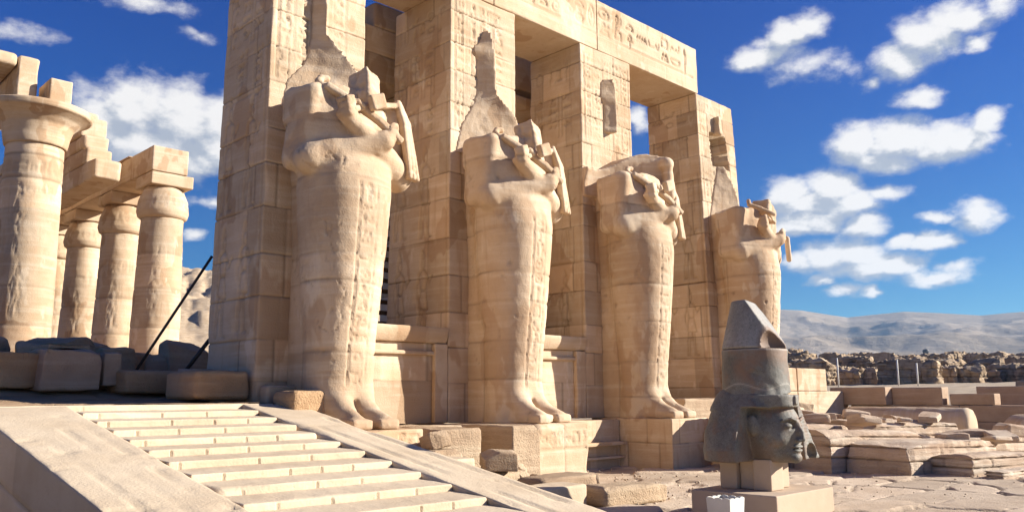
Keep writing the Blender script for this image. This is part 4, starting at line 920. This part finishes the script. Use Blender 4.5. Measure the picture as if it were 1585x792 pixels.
# ================================================================== BLOCKS ON THE SHADED TERRACE
TB = [((3.2, 14.6, .2), (4.0, 16.2, .74), M_DARK, 'squat brown block at the far left of the shaded terrace'),
      ((3.86, 14.3, .15), (4.72, 15.8, .80), M_RED, 'large dark squared block on the terrace below the huge column'),
      ((4.0, 14.6, .80), (4.62, 15.6, .88), M_ROCK, 'thin pale slab lying on the large dark squared block'),
      ((4.78, 14.4, .22), (5.06, 15.2, .75), M_RED, 'narrow upright block right of the large dark squared block'),
      ((5.0, 14.0, .1), (6.2, 14.9, .47), M_DARK, 'long low rounded block in shade at the foot of the leaning pole'),
      ((5.75, 13.3, .0), (6.18, 13.98, .50), M_RED, 'short upright block in shade beside the leftmost pillar')]
for k, (lo, hi, mt, lb) in enumerate(TB): block('stone_block', lo, hi, mt, lb, 'stone block', res=.05, r=(.01, .05), seed=300 + k, lump=.05, amp=.02, nchop=9, flat=True, group='loose blocks on the terrace')
RK = [((5.35, 15.6, .3), (.9, .7, .55), 'grey-brown boulder tilted against the narrow upright block'), ((5.85, 16.4, .4), (.8, .7, .45), 'low boulder between the bud columns and the iron pole'),
      ((6.4, 16.3, .4), (.7, .6, .42), 'round shaded boulder under the rightmost bud column'), ((4.9, 17.2, .6), (1.2, .8, .55), 'sunlit hump of rubble behind the large dark block'), ((3.5, 17.0, .5), (1.0, .8, .6), 'sunlit rubble heap at the foot of the huge column'),
      ((6.75, 16.0, .35), (.7, .7, .75), 'tall shaded boulder close to the leftmost pillar'), ((5.5, 18.4, .8), (1.3, .9, .4), 'flat sunlit stone lying before the second bud column'), ((4.3, 16.6, .5), (.6, .5, .55), 'small dark stone with a pointed top on the rubble')]
for k, (p, s_, lb) in enumerate(RK): rock('boulder', p, s_, M_ROCK, 320 + k, lb, 'boulder', 'boulders at the back of the terrace', rot=(k * 7 % 13 - 6, k * 5 % 11 - 5, k * 37))
# iron pole leaning against the pillar
def tube(p, q, r, n=10):
    p, q = Vector(p), Vector(q); d = (q - p).normalized(); u = d.orthogonal().normalized(); w = d.cross(u); V = []
    for c in (p, q):
        for i in range(n): a = 2 * math.pi * i / n; V.append(tuple(c + r * (math.cos(a) * u + math.sin(a) * w)))
    return V, [(i, (i + 1) % n, n + (i + 1) % n, n + i) for i in range(n)] + [tuple(range(n))[::-1], tuple(range(n, 2 * n))]
V, F = tube((5.27, 14.45, .40), (6.2, 13.75, 2.42), .024); o = mk('iron_pole', V, F, M_IRON, None, V[0]); tag(o, 'thin black iron pole leaning from the terrace up against the leftmost pillar', 'pole')
V, F = tube((6.05, 14.35, .4), (6.3, 13.9, 1.0), .035); o = mk('iron_pole', V, F, M_IRON, None, V[0]); tag(o, 'short dark pole leaning low against the left side of the leftmost pillar', 'pole')

# ================================================================== RUBBLE BETWEEN THE BASES AND THE RAMP
RB = [((7.95, 9.75, -.74), (.36, .32, .27), 'egg-shaped sunlit boulder perched on a block between the first two statues'), ((8.8, 9.35, -1.05), (.9, .5, .28), 'flat broken slab lying in front of the sunlit rough-faced block'),
      ((9.35, 9.5, -1.3), (.35, .3, .3), 'small angular stone below the shaded upright block'), ((9.65, 9.4, -1.42), (.3, .25, .25), 'small stone among the rubble by the shaded upright block'), ((9.1, 9.25, -1.4), (.3, .3, .3), 'crumbly fist-sized stone heap beside the flat broken slab'),
      ((10.6, 9.5, -1.47), (.4, .3, .2), 'broken stone leaning on the foot of the carved base block'), ((11.15, 9.6, -1.47), (.35, .3, .16), 'small flat stone at the right foot of the carved base block'), ((10.1, 9.3, -1.47), (.3, .25, .22), 'rough stone left of the long sunlit block near the ramp')]
for k, (p, s_, lb) in enumerate(RB): rock('rubble_stone', p, s_, M_ROCK, 350 + k, lb, 'stone', 'broken stones in front of the statue bases', rot=(k * 9 % 17 - 8, k * 5 % 15 - 7, k * 53), res=.03)
block('stone_block', (7.62, 9.45, GZ), (8.2, 9.95, -.74), M_ROCK, 'squared block with shaded left side, just right of the first statue base', 'stone block', res=.035, r=(.02, .08), seed=361, nchop=6, group='loose blocks by the ramp')
block('stone_block', (8.3, 9.1, GZ), (9.3, 9.9, -1.08), M_ROCK, 'layered block under the flat broken slab beside the ramp', 'stone block', res=.035, r=(.04, .14), seed=362, lump=.05, nchop=6, flat=True, group='loose blocks by the ramp')
block('stone_block', (8.55, 8.2, GZ), (9.75, 8.8, -1.12), M_ROCK, 'long sunlit carved block lying beside the ramp below the second statue', 'stone block', res=.035, r=(.02, .07), seed=363, lump=.03, nchop=6, flat=True, group='loose blocks by the ramp')
block('stone_block', (8.95, 7.3, GZ), (10.15, 7.8, -1.2), M_ROCK, 'low sunlit block lying at the foot of the ramp nearest the paving', 'stone block', res=.035, r=(.03, .09), seed=364, lump=.03, nchop=6, flat=True, group='loose blocks by the ramp', rot=(0, 0, -8))
block('stone_block', (7.3, 7.6, GZ), (8.8, 8.1, -1.15), M_STAIR, 'flat paving block bedded against the right side of the ramp', 'stone block', res=.04, r=(.02, .06), seed=365, lump=.02, group='loose blocks by the ramp')
block('stone_block', (6.62, 8.4, GZ), (7.5, 9.9, -.78), M_STAIR, 'smooth slab filling the corner between ramp and first statue base', 'stone block', res=.05, r=(.02, .05), seed=366, group='loose blocks by the ramp')

# ================================================================== GRANITE HEAD ON ITS PEDESTAL
HK = 1.095; GZ0 = GZ; GZ = GZ / HK
HX, HY = 8.98, 5.12
pd = thing('pedestal', 'low wide stone pedestal under the dark granite head, with three upright supports', 'pedestal', (HX, HY, GZ))
for nm, lo, hi, sd_ in (('slab', (8.36, 4.6, GZ - .03), (9.68, 5.66, -1.05), 1), ('support_post', (8.72, 5.28, -1.048), (9.0, 5.5, -.71), 2), ('support_post', (8.74, 4.86, -1.048), (9.02, 5.08, -.71), 3), ('support_post', (9.12, 4.95, -1.048), (9.32, 5.25, -.71), 4), ('support_post', (8.78, 5.09, -1.047), (9.1, 5.27, -.72), 5)):
    V, F, at = rbox(lo, hi, res=.035, r=(.004, .015), seed=400 + sd_, amp=.002, chips=.04); mk(nm, V, F, M_POST, pd, None, at)
hd = thing('colossal_head', 'dark granite head of a king with headcloth and tall broken crown, standing on the pedestal', 'sculpted head', (HX, HY, -.73))
# local coordinates: x right, y back (face at -y), z up from the chin
S = SDF((-.74, -.66, -.03), (.74, .62, .9), .0125)
def wig(x, y, z):
    hw = np.interp(z, [-.1, .0, .12, .35, .6, .74, .84], [.58, .63, .64, .58, .48, .40, .28]); yc = .06; hb = np.interp(z, [-.1, 0, .12, .35, .6, .75, .84], [.40, .45, .47, .46, .41, .35, .26])
    return (((np.abs(x) / hw) ** 3 + (np.abs(y - yc) / hb) ** 3) ** (1 / 3.) - 1) * .33 + 0 * z
S.fn(lambda x, y, z: np.maximum(np.maximum(wig(x, y, z), z - .8), -z))
# hollow out the front of the wig round the face, leaving the two lappets standing
S.fn(lambda x, y, z: np.maximum(np.maximum(np.where(x > 0, x - .37, -x - 9), y + .06), z - .6), ((-.74, -.5, -.1), (.45, -.02, .65)), 0, 'cut')
S.ell((0, -.14, .33), (.325, .36, .40), .02)           # face
S.ell((0, -.2, .10), (.24, .27, .17), .06)             # jaw
S.fn(lambda x, y, z: np.maximum(np.maximum(np.sqrt((x / .385) ** 2 + ((y + .06) / .42) ** 2) - 1, .60 - z), z - .74) * .4, ((-.48, -.55, .5), (.48, .4, .85)), .02)   # brow band
for s_ in (-1, 1):
    S.ell((s_ * .125, -.475, .40), (.085, .05, .045), 0, 'cut')                       # eye socket
    S.ell((s_ * .125, -.435, .395), (.068, .045, .032), .004)                        # eyeball
    S.path([(s_ * .05, -.495, .455), (s_ * .12, -.48, .478), (s_ * .21, -.42, .455)], .016, .012)   # brow
    S.path([(s_ * .19, -.40, .395), (s_ * .26, -.31, .39)], .012, .006)
    S.ell((s_ * .17, -.34, .25), (.1, .09, .09), .05)                               # cheek
    S.ell((s_ * .335, -.12, .40), (.05, .07, .12), .02)                             # ear
    S.ell((s_ * .045, -.51, .235), (.03, .035, .024), .012)                         # nostril wing
    if s_ > 0: S.fn(lambda x, y, z: np.maximum(np.maximum(np.abs(y + .30 - .1 * (z - .3)) - .06, x - np.interp(z, [0, .62], [.70, .40])), np.maximum(np.interp(z, [0, .62], [.34, .33]) - x, np.maximum(z - .62, -z))), ((.3, -.5, 0), (.74, -.1, .7)), .02)    # far lappet
S.path([(0, -.47, .44), (0, -.52, .33), (0, -.54, .25)], .034, .03)                 # nose
S.ell((0, -.482, .165), (.095, .035, .024), .012); S.ell((0, -.476, .125), (.085, .035, .026), .012)  # lips
S.fn(lambda x, y, z: np.abs(z - .146) + np.maximum(np.abs(x) - .09, 0) + np.maximum(y + .455, 0) - .007, ((-.12, -.56, .12), (.12, -.42, .18)), 0, 'cut')
S.ell((0, -.44, .045), (.09, .07, .06), .03)                                        # chin
S.fn(lambda x, y, z: .02 + .03 * np.sin(x * 11) * np.cos(y * 13) - z, ((-.8, -.7, -.1), (.8, .7, .12)), 0, 'cut') if False else None
S.fn(lambda x, y, z: np.maximum(np.abs(x) - .03, np.maximum(np.abs(z - .68) - .05, np.maximum(y + .40, -.50 - y))), ((-.06, -.55, .5), (.06, -.36, .8)), .01)  # cobra stump
S.ell((.52, -.35, .08), (.12, .1, .1), 0, 'cut')
V, F = S.mesh(); V = relax(V, F, 1, .35); N = vnorm(V, F)
inwig = (V[:, 2] < .56) & ((np.abs(V[:, 0]) > .37) | (V[:, 1] > .02)) 
stripe = np.clip(np.sin(V[:, 2] * 170) * .5 + .2, 0, 1) * inwig * (np.abs(V[:, 0]) > .38) * (V[:, 1] < -.1)
d = fbm(V, 4, 4, 5) * .008 + fbm(V, 18, 3, 6) * .003 - np.clip(fbm(V, 2.6, 3, 8) - .28, 0, 1) * .09 * inwig - stripe * .006
V = V + N * d[:, None]; rough = np.clip(fbm(V, 3.3, 3, 15) * 1.8, 0, .6)
V[:, 2] = np.maximum(V[:, 2], -.015 + fbm(V, 5, 2, 3) * .02)
o = mk('head', V, F, M_GRAN, None, (0, 0, 0), {'dirt': rough * .6, 'tone': V[:, 0] * 0}); o.parent = hd
# crown: drum, then a broken tapering top with a bite out of its front
S = SDF((-.46, -.46, .7), (.46, .46, 1.3), .014)
S.fn(lambda x, y, z: np.maximum(np.maximum(np.sqrt(x ** 2 + (y - .0) ** 2) - np.interp(z, [.7, .8, 1.27, 1.3], [.40, .385, .375, .37]), .74 + .03 * np.sin(x * 6) - z), z - 1.265))
V, F = S.mesh(); V = relax(V, F, 1, .35); N = vnorm(V, F); band = np.clip(1 - np.abs(V[:, 2] - .83 - .035 * np.cos(np.arctan2(V[:, 1], V[:, 0]) * 4)) / .014, 0, 1)
V = V + N * (fbm(V, 5, 4, 9) * .006 - np.clip(fbm(V, 3, 3, 4) - .3, 0, 1) * .05)[:, None]
o = mk('crown_base', V, F, M_GRAN, None, (0, 0, 0), {'dirt': np.clip(fbm(V, 3.1, 3, 25) * 1.7, 0, .7) * (V[:, 0] < .1), 'tone': np.clip(band + np.clip(1 - np.abs(V[:, 2] - 1.25) / .012, 0, 1), 0, 1)}); o.parent = hd
S = SDF((-.44, -.44, 1.24), (.44, .44, 1.9), .014)
S.fn(lambda x, y, z: np.maximum(np.maximum(np.sqrt((x + .0) ** 2 + (y - .0) ** 2) - np.interp(z, [1.26, 1.84], [.375, .235]), 1.268 - z), z - 1.84))
nv = np.array([.22, -.80, .56]); nv /= np.linalg.norm(nv)
S.fn(lambda x, y, z: -((x) * nv[0] + (y + .365) * nv[1] + (z - 1.29) * nv[2]) + 0.0, None, 0, 'cut')
S.ell((-.04, -.36, 1.30), (.26, .22, .20), 0, 'cut', rot=(25, 0, 0))
V, F = S.mesh(); V = relax(V, F, 1, .35); N = vnorm(V, F); V = V + N * (fbm(V, 4, 4, 19) * .008)[:, None]
cd_ = np.sqrt(((V[:, 0] + .04) / .26) ** 2 + ((V[:, 1] + .36) / .22) ** 2 + ((V[:, 2] - 1.3) / .24) ** 2)
o = mk('crown_top', V, F, M_GRAN2, None, (0, 0, 0), {'dirt': np.clip(1.25 - cd_, 0, .2) * 4, 'tone': V[:, 0] * 0}); o.parent = hd

# white wooden planter box in front of the pedestal
pb = thing('planter_box', 'small white tub with a notched rim in front of the granite head', 'planter', (7.5, 4.72, -1.33))
cxp, cyp = 7.53, 4.70
for sx_, sy_, ax_ in ((0, -1, 0), (0, 1, 0), (-1, 0, 1), (1, 0, 1)):
    w_ = .135; t_ = .012; L_ = []
    n_ = 24; pts = []
    for i_ in range(n_ + 1):
        u = -w_ + 2 * w_ * i_ / n_; pts.append((u, -1.0 + .012 * abs(math.sin(i_ / n_ * math.pi * 3)) ** .6))
    V = []; 
    for lay in (0, 1):
        for (u, zt) in pts:
            for z_, k_ in ((GZ - .01, .86), (zt, 1.)):
                off = (w_ - t_ * lay) * k_
                V.append((cxp + (u * k_ if ax_ == 0 else sx_ * off), cyp + (sy_ * off if ax_ == 0 else u * k_), z_))
    m_ = (n_ + 1) * 2; F = []
    for i_ in range(n_):
        a0 = i_ * 2; F += [(a0, a0 + 2, a0 + 3, a0 + 1), (m_ + a0, m_ + a0 + 1, m_ + a0 + 3, m_ + a0 + 2), (a0 + 1, a0 + 3, m_ + a0 + 3, m_ + a0 + 1)]
    mk('side_panel', V, F, M_WHITE, pb, None, None, smooth=False)
V = [(cxp - .13, cyp - .13, -1.04), (cxp + .13, cyp - .13, -1.04), (cxp + .13, cyp + .13, -1.04), (cxp - .13, cyp + .13, -1.04)]; mk('soil', V, [(0, 1, 2, 3)], M_DARK, pb, None)

HK = 1.0; GZ = GZ0
# ================================================================== FALLEN SLABS AND DRUMS AT THE RIGHT
FS_ = [((16.3, 8.95, GZ - .1), (19.4, 10.3, -.62), 'thick fallen slab just right of the granite head, with a layered shaded side', (0, 2.5, -12), .05),
       ((16.2, 7.35, GZ - .1), (19.5, 8.85, -.72), 'broken slab with a dark cleft on its left, second from the granite head', (0, 2, -10), .06),
       ((16.4, 6.0, GZ - .1), (19.8, 7.3, -.90), 'long fallen slab with a straight shaded edge, third from the granite head', (0, 1.5, -8), .04),
       ((17.0, 5.15, GZ - .1), (20.2, 6.0, -1.12), 'low end slab of the fallen row with a sunlit right face', (0, 1, -8), .03),
       ((16.9, 4.75, GZ - .05), (18.2, 5.1, -1.36), 'thin plank-like stone lying along the front of the fallen slabs', (0, 0, -10), .01),
       ((15.3, 8.75, GZ - .1), (16.6, 9.7, -.18), 'tall broken block hidden behind the granite head, shading the third base', (0, 0, 5), .06),
       ((17.4, 10.35, GZ - .1), (21.6, 12., -.42), 'rubble-covered slab behind the thick fallen slab', (0, 1, -8), .1),
       ((20.0, 8.0, GZ - .1), (23.5, 10.1, -.62), 'wide pale slab strewn with small stones behind the fallen row', (0, 1, -14), .06),
       ((20.2, 6.2, GZ - .1), (23.2, 7.8, -.98), 'pale cracked slab between the fallen row and the stone drum', (0, 1, -12), .05)]
for k, (lo, hi, lb, rt, lp) in enumerate(FS_):
    block('fallen_slab', lo, hi, M_FALL, lb, 'fallen slab', group='fallen slabs right of the head', res=.045 if k < 5 else .06, r=(.004, .03), seed=450 + k, lump=lp * .35, nchop=16, flat=True, rot=rt, courses=[(hi[2] - lo[2]) * q for q in ((.36, .62, .84) if k in (0, 1, 5, 6, 7) else (.45, .8))], gd=.05, gw=.014, block=(1.2, 2.4), amp=.03, chips=.15)
rg = random.Random(41)
SML = ['angular chip', 'flat flake', 'rounded lump', 'wedge', 'broken corner', 'thin sliver', 'squarish lump', 'pointed chip']
spots = [(18.6, 10.2), (19.2, 9.4), (20.6, 9.9), (20.9, 9.0), (21.7, 9.6), (22.4, 8.9), (19.0, 8.2), (20.2, 8.3), (21.3, 8.2), (22.4, 8.0), (19.7, 7.3), (20.9, 7.1), (21.9, 7.0), (19.4, 6.5), (20.6, 6.0), (21.6, 6.2), (22.9, 7.1), (23.5, 7.8), (19.9, 9.9), (17.8, 9.9), (17.2, 10.8), (23.8, 6.6), (18.2, 7.9), (22.0, 10.4)]
for k, (x_, y_) in enumerate(spots):
    s_ = rg.uniform(.25, .6); zt = -.62 if (y_ > 7.9 and x_ < 23.4) else -.98
    rock('rubble_stone', (x_, y_, zt - .03), (s_ * rg.uniform(1, 1.8), s_, s_ * rg.uniform(.25, .6)), M_FALL, 480 + k, 'small broken stone lying on the fallen slabs right of the granite head', 'stone', 'small stones scattered on the fallen slabs', rot=(rg.uniform(-10, 10), rg.uniform(-10, 10), rg.uniform(0, 180)), res=.05)
def drum(p0, p1, r, label, seed, r2=None, name='column_drum', mat=M_SAND):
    p0, p1 = np.array(p0, float), np.array(p1, float); L = np.linalg.norm(p1 - p0); r2 = r if r2 is None else r2
    V, F, at = lathe([(0, r - .14), (.04, r - .05), (.14, r), (L * .5, (r + r2) / 2), (L - .14, r2), (L - .03, r2 - .05), (L, r2 - .14)], 72, .07, 0, 0, seed, amp=.012)
    # hollow end
    o = mk(name, V, F, mat, None, (0, 0, 0), at); o.location = p0; o.rotation_euler = Vector(p1 - p0).to_track_quat('Z', 'Y').to_euler(); return tag(o, label, 'column drum', 'fallen column drums')
drum((27.2, 8.5, GZ + .52), (27.0, 12.2, GZ + .55), .56, 'large fallen column drum with a rounded sunlit end, lying before the low wall', 500)
drum((23.9, 9.3, GZ + .36), (23.5, 12.0, GZ + .42), .5, 'fallen flared capital with a curved sunlit rim, left of the large drum', 501, .44)
drum((24.8, 6.2, GZ + .42), (25.5, 6.9, GZ + .45), .5, 'edge of a reddish fallen drum at the right border of the photo', 502)
# pale boulder with chisel marks
rock('boulder', (22.8, 12.2, -.75), (1.5, .8, .62), M_ROCK, 505, 'pale half-round boulder with chisel marks in front of the corner of the low wall', 'boulder', None, rot=(0, 8, -25), res=.05)
# low wall, sunlit stretch facing the court
wl = thing('low_wall', 'sunlit low wall of squared blocks right of the granite head, carved with lines', 'wall', (25, 13.2, GZ))
for k, (x0, x1, z0, z1) in enumerate(((23.6, 25.15, .14, .86), (25.2, 27.2, .14, .86), (23.6, 25.15, -.62, .13), (25.2, 28.4, -.62, .13), (22.6, 30.05, GZ - .2, -.63))):
    V, F, at = rbox((x0, 12.9, z0), (x1, 13.5, z1), res=.06, r=(.012, .04), seed=510 + k, chips=.1, cf=(lambda P, fc: carve(P[:, 0], P[:, 2], [(arc(.5, .5, .5, .5) and [[(0, 0), (.6, 1)], [(.3, 0), (.9, 1)], [(0, .6), (1, .2)]], 25.6, -.5, 1.6, .5, .03)], .03) if fc == 'y' else None)); mk('wall_block', V, F, M_SAND, wl, None, at)
w2 = thing('low_wall', 'long low wall of reddish blocks in shade, running toward the right edge of the photo', 'wall', (29.3, 7, GZ))
for k, (y0, y1, x0, z0, z1) in enumerate(((2.0, 6.5, 28.9, GZ - .2, -.85), (6.51, 12.9, 28.9, GZ - .2, -.85), (2.0, 5.6, 28.92, -.845, -.34), (5.61, 9.4, 28.92, -.845, -.34), (9.41, 12.9, 28.92, -.845, -.34), (11.5, 13.4, 28.45, -.335, .26), (9.9, 11.49, 28.95, -.335, .24), (8.4, 9.7, 29.0, -.335, .02), (13.0, 13.4, 28.4, -.845, -.34))):
    V, F, at = rbox((x0, y0, z0), (x0 + .6, y1, z1), res=.09, r=(.012, .04), seed=520 + k, chips=.12); mk('wall_block', V, F, M_RED, w2, None, at)
for k, (y0, y1, z1, lb) in enumerate(((7.7, 9.6, .26, 'squared reddish block set back behind the low wall, left of two near the right edge'), (5.9, 7.65, .12, 'squared reddish block with a pale end behind the low wall, nearest the right edge'))):
    block('stone_block', (31.3, y0, -1.3), (31.95, y1, z1), M_RED, lb, 'stone block', res=.1, r=(.012, .04), seed=540 + k)
# sand behind the wall
def bank(X, Y):
    P = np.stack([X, Y, X * 0], 1); return lerp(X - .15 * (Y - 12), [(29.6, -1.3), (30.4, -.75), (34, -.3), (48, .45), (70, .9), (72, .2)]) + fbm(P, .7, 4, 3) * .09 + fbm(P, 4, 3, 5) * .02, {'tone': X * 0}
struct(sheet('sand_bank', np.concatenate([np.arange(29.6, 42, .18), np.arange(42, 72.5, .5)]), np.concatenate([np.arange(-4, 26, .2), np.arange(26, 50, .5)]), bank, M_SANDG))
for k, (x_, y_) in enumerate(((38, 9.5), (42, 9.0), (47, 11.5), (52, 10.2))):
    rock('boulder', (x_, y_, -.1 if k == 0 else .2), (1.6 - .1 * k, 1.1, .55), M_ROCK, 550 + k, ['dark boulder on the sand bank close to the right edge', 'low boulder on the sand bank near the right edge', 'far boulder on the sand bank below the ruins', 'farthest pale boulder on the sand bank'][k], 'boulder', None, rot=(3, 4, 40 * k), res=.12)
# ================================================================== MUD-BRICK RUINS, POSTS, BALLOON, HOUSE
rg = random.Random(77); az0, az1 = 61.3, 79.5; nru = 66
for k in range(nru):
    f_ = k / (nru - 1); az_ = az0 + (az1 - az0) * f_ + rg.uniform(-.3, .3); row = k % 3; r_ = (74, 86, 100)[row] + rg.uniform(-3, 3)
    x_, y_ = r_ * math.sin(R_(az_)), r_ * math.cos(R_(az_)); w_ = rg.uniform(2.2, 4.6); h_ = (rg.uniform(1.0, 2.1), rg.uniform(1.9, 3.0), rg.uniform(2.9, 3.9))[row]
    if k < 6 and row: h_ += .5
    z0 = -.2; ang = rg.choice((0, 0, 8, -12, 90, 84)); 
    V, F, at = rbox((-w_ / 2, -.7, 0), (w_ / 2, .7, h_ + .9), res=.11, r=(.04, .3), seed=600 + k, lump=.35, amp=.24, courses=[.9, 1.5, 2.1, 2.7, 3.3], gd=.08, gw=.05, chips=1.2); V = chop(V, 600 + k, 9, (.05, .45))
    o = mk('mud_brick_ruin', V, F, M_MUD, None, (0, 0, 0), at, smooth=False); o.location = (x_, y_, z0); o.rotation_euler = (0, 0, R_(ang))
    near = ['front', 'middle', 'back'][row]; part = 'left' if f_ < .34 else ('middle' if f_ < .67 else 'right')
    tag(o, 'crumbling mud-brick wall stump in the %s row of the ruins, %s part of the field' % (near, part), 'ruin', 'mud-brick ruins beyond the low wall, %s row, %s part' % (near, part))
for k, (px_, py_, hgt) in enumerate(((1298, 592, 1.9), (1391, 592, 1.7), (1421, 592, 1.4))):
    az_, _ = pix_dir(px_, py_); r_ = 56; x_, y_ = r_ * math.sin(R_(az_)), r_ * math.cos(R_(az_)); V, F = tube((x_, y_, .2), (x_, y_, .75 + hgt * .8), .05, 8)
    tag(mk('marker_post', V, F, M_POSTW, None, (x_, y_, .2)), ['thin pale post in front of the ruins, nearest the granite head', 'thin pale post in front of the ruins, middle of three', 'thin pale post in front of the ruins, rightmost of three'][k], 'post', 'pale posts before the ruins')
az_, el_ = pix_dir(1433, 545); r_ = 600; bx, by, bz = r_ * math.sin(R_(az_)), r_ * math.cos(R_(az_)), r_ * math.tan(R_(el_))
bl = thing('hot_air_balloon', 'tiny dark hot-air balloon hovering low in front of the hills', 'balloon', (bx, by, bz - 4))
V, F, at = lathe([(bz - 2.4, .25), (bz - 1.6, .8), (bz - .3, 1.75), (bz + .8, 2.0), (bz + 1.8, 1.5), (bz + 2.2, .5), (bz + 2.25, .1)], 24, .3, bx, by, 0, amp=0); mk('envelope', V, F, M_BALL, bl, None, at)
V, F = tube((bx, by, bz - 4), (bx, by, bz - 3.2), .45, 8); mk('basket', V, F, M_WOOD, bl)
for dx_ in (-.2, .2):
    V, F = tube((bx + dx_, by, bz - 3.2), (bx + dx_, by, bz - 2.3), .06, 5); mk('rope', V, F, M_WOOD, bl)
az_, el_ = pix_dir(1490, 556); r_ = 420; hx, hy, hz = r_ * math.sin(R_(az_)), r_ * math.cos(R_(az_)), r_ * math.tan(R_(el_))
hs_ = thing('desert_house', 'low pale flat-roofed house on the plain in front of the hills', 'house', (hx, hy, hz - 3), R_(20))
for nm, lo, hi, mt in (('wall', (-5, -4, -4), (5, 4, 3), M_HOUSE), ('roof', (-5.2, -4.2, 3), (5.2, 4.2, 3.4), M_HOUSE), ('doorway', (-5.15, -1.2, -.5), (-5.05, .4, 1.6), M_WOOD)):
    V, F, at = rbox(lo, hi, res=2., r=(.03, .06), seed=1, chips=0); o = mk(nm, V, F, mt, None, (0, 0, 0), at); o.parent = hs_; o.location = (0, 0, 0)
# ================================================================== HAZE
HAZE = 0.00013
if HAZE > 0:
    Mh = bpy.data.materials.new('haze_air'); Mh.use_nodes = True; T = NT(Mh.node_tree); T.n.clear()
    vp = T.add('ShaderNodeVolumePrincipled', {'Color': (.46, .68, .95, 1), 'Density': HAZE, 'Anisotropy': .2}); ou = T.add('ShaderNodeOutputMaterial'); T.l.new(vp.outputs[0], ou.inputs['Volume'])
    a, z0, z1 = 3420., -6., 275.
    V = [(x, y, z) for z in (z0, z1) for x, y in ((-a, -a), (a, -a), (a, a), (-a, a))]
    o = mk('haze', V, [(3, 2, 1, 0), (4, 5, 6, 7), (0, 1, 5, 4), (1, 2, 6, 5), (2, 3, 7, 6), (3, 0, 4, 7)], Mh, smooth=False); struct(o, 'stuff')
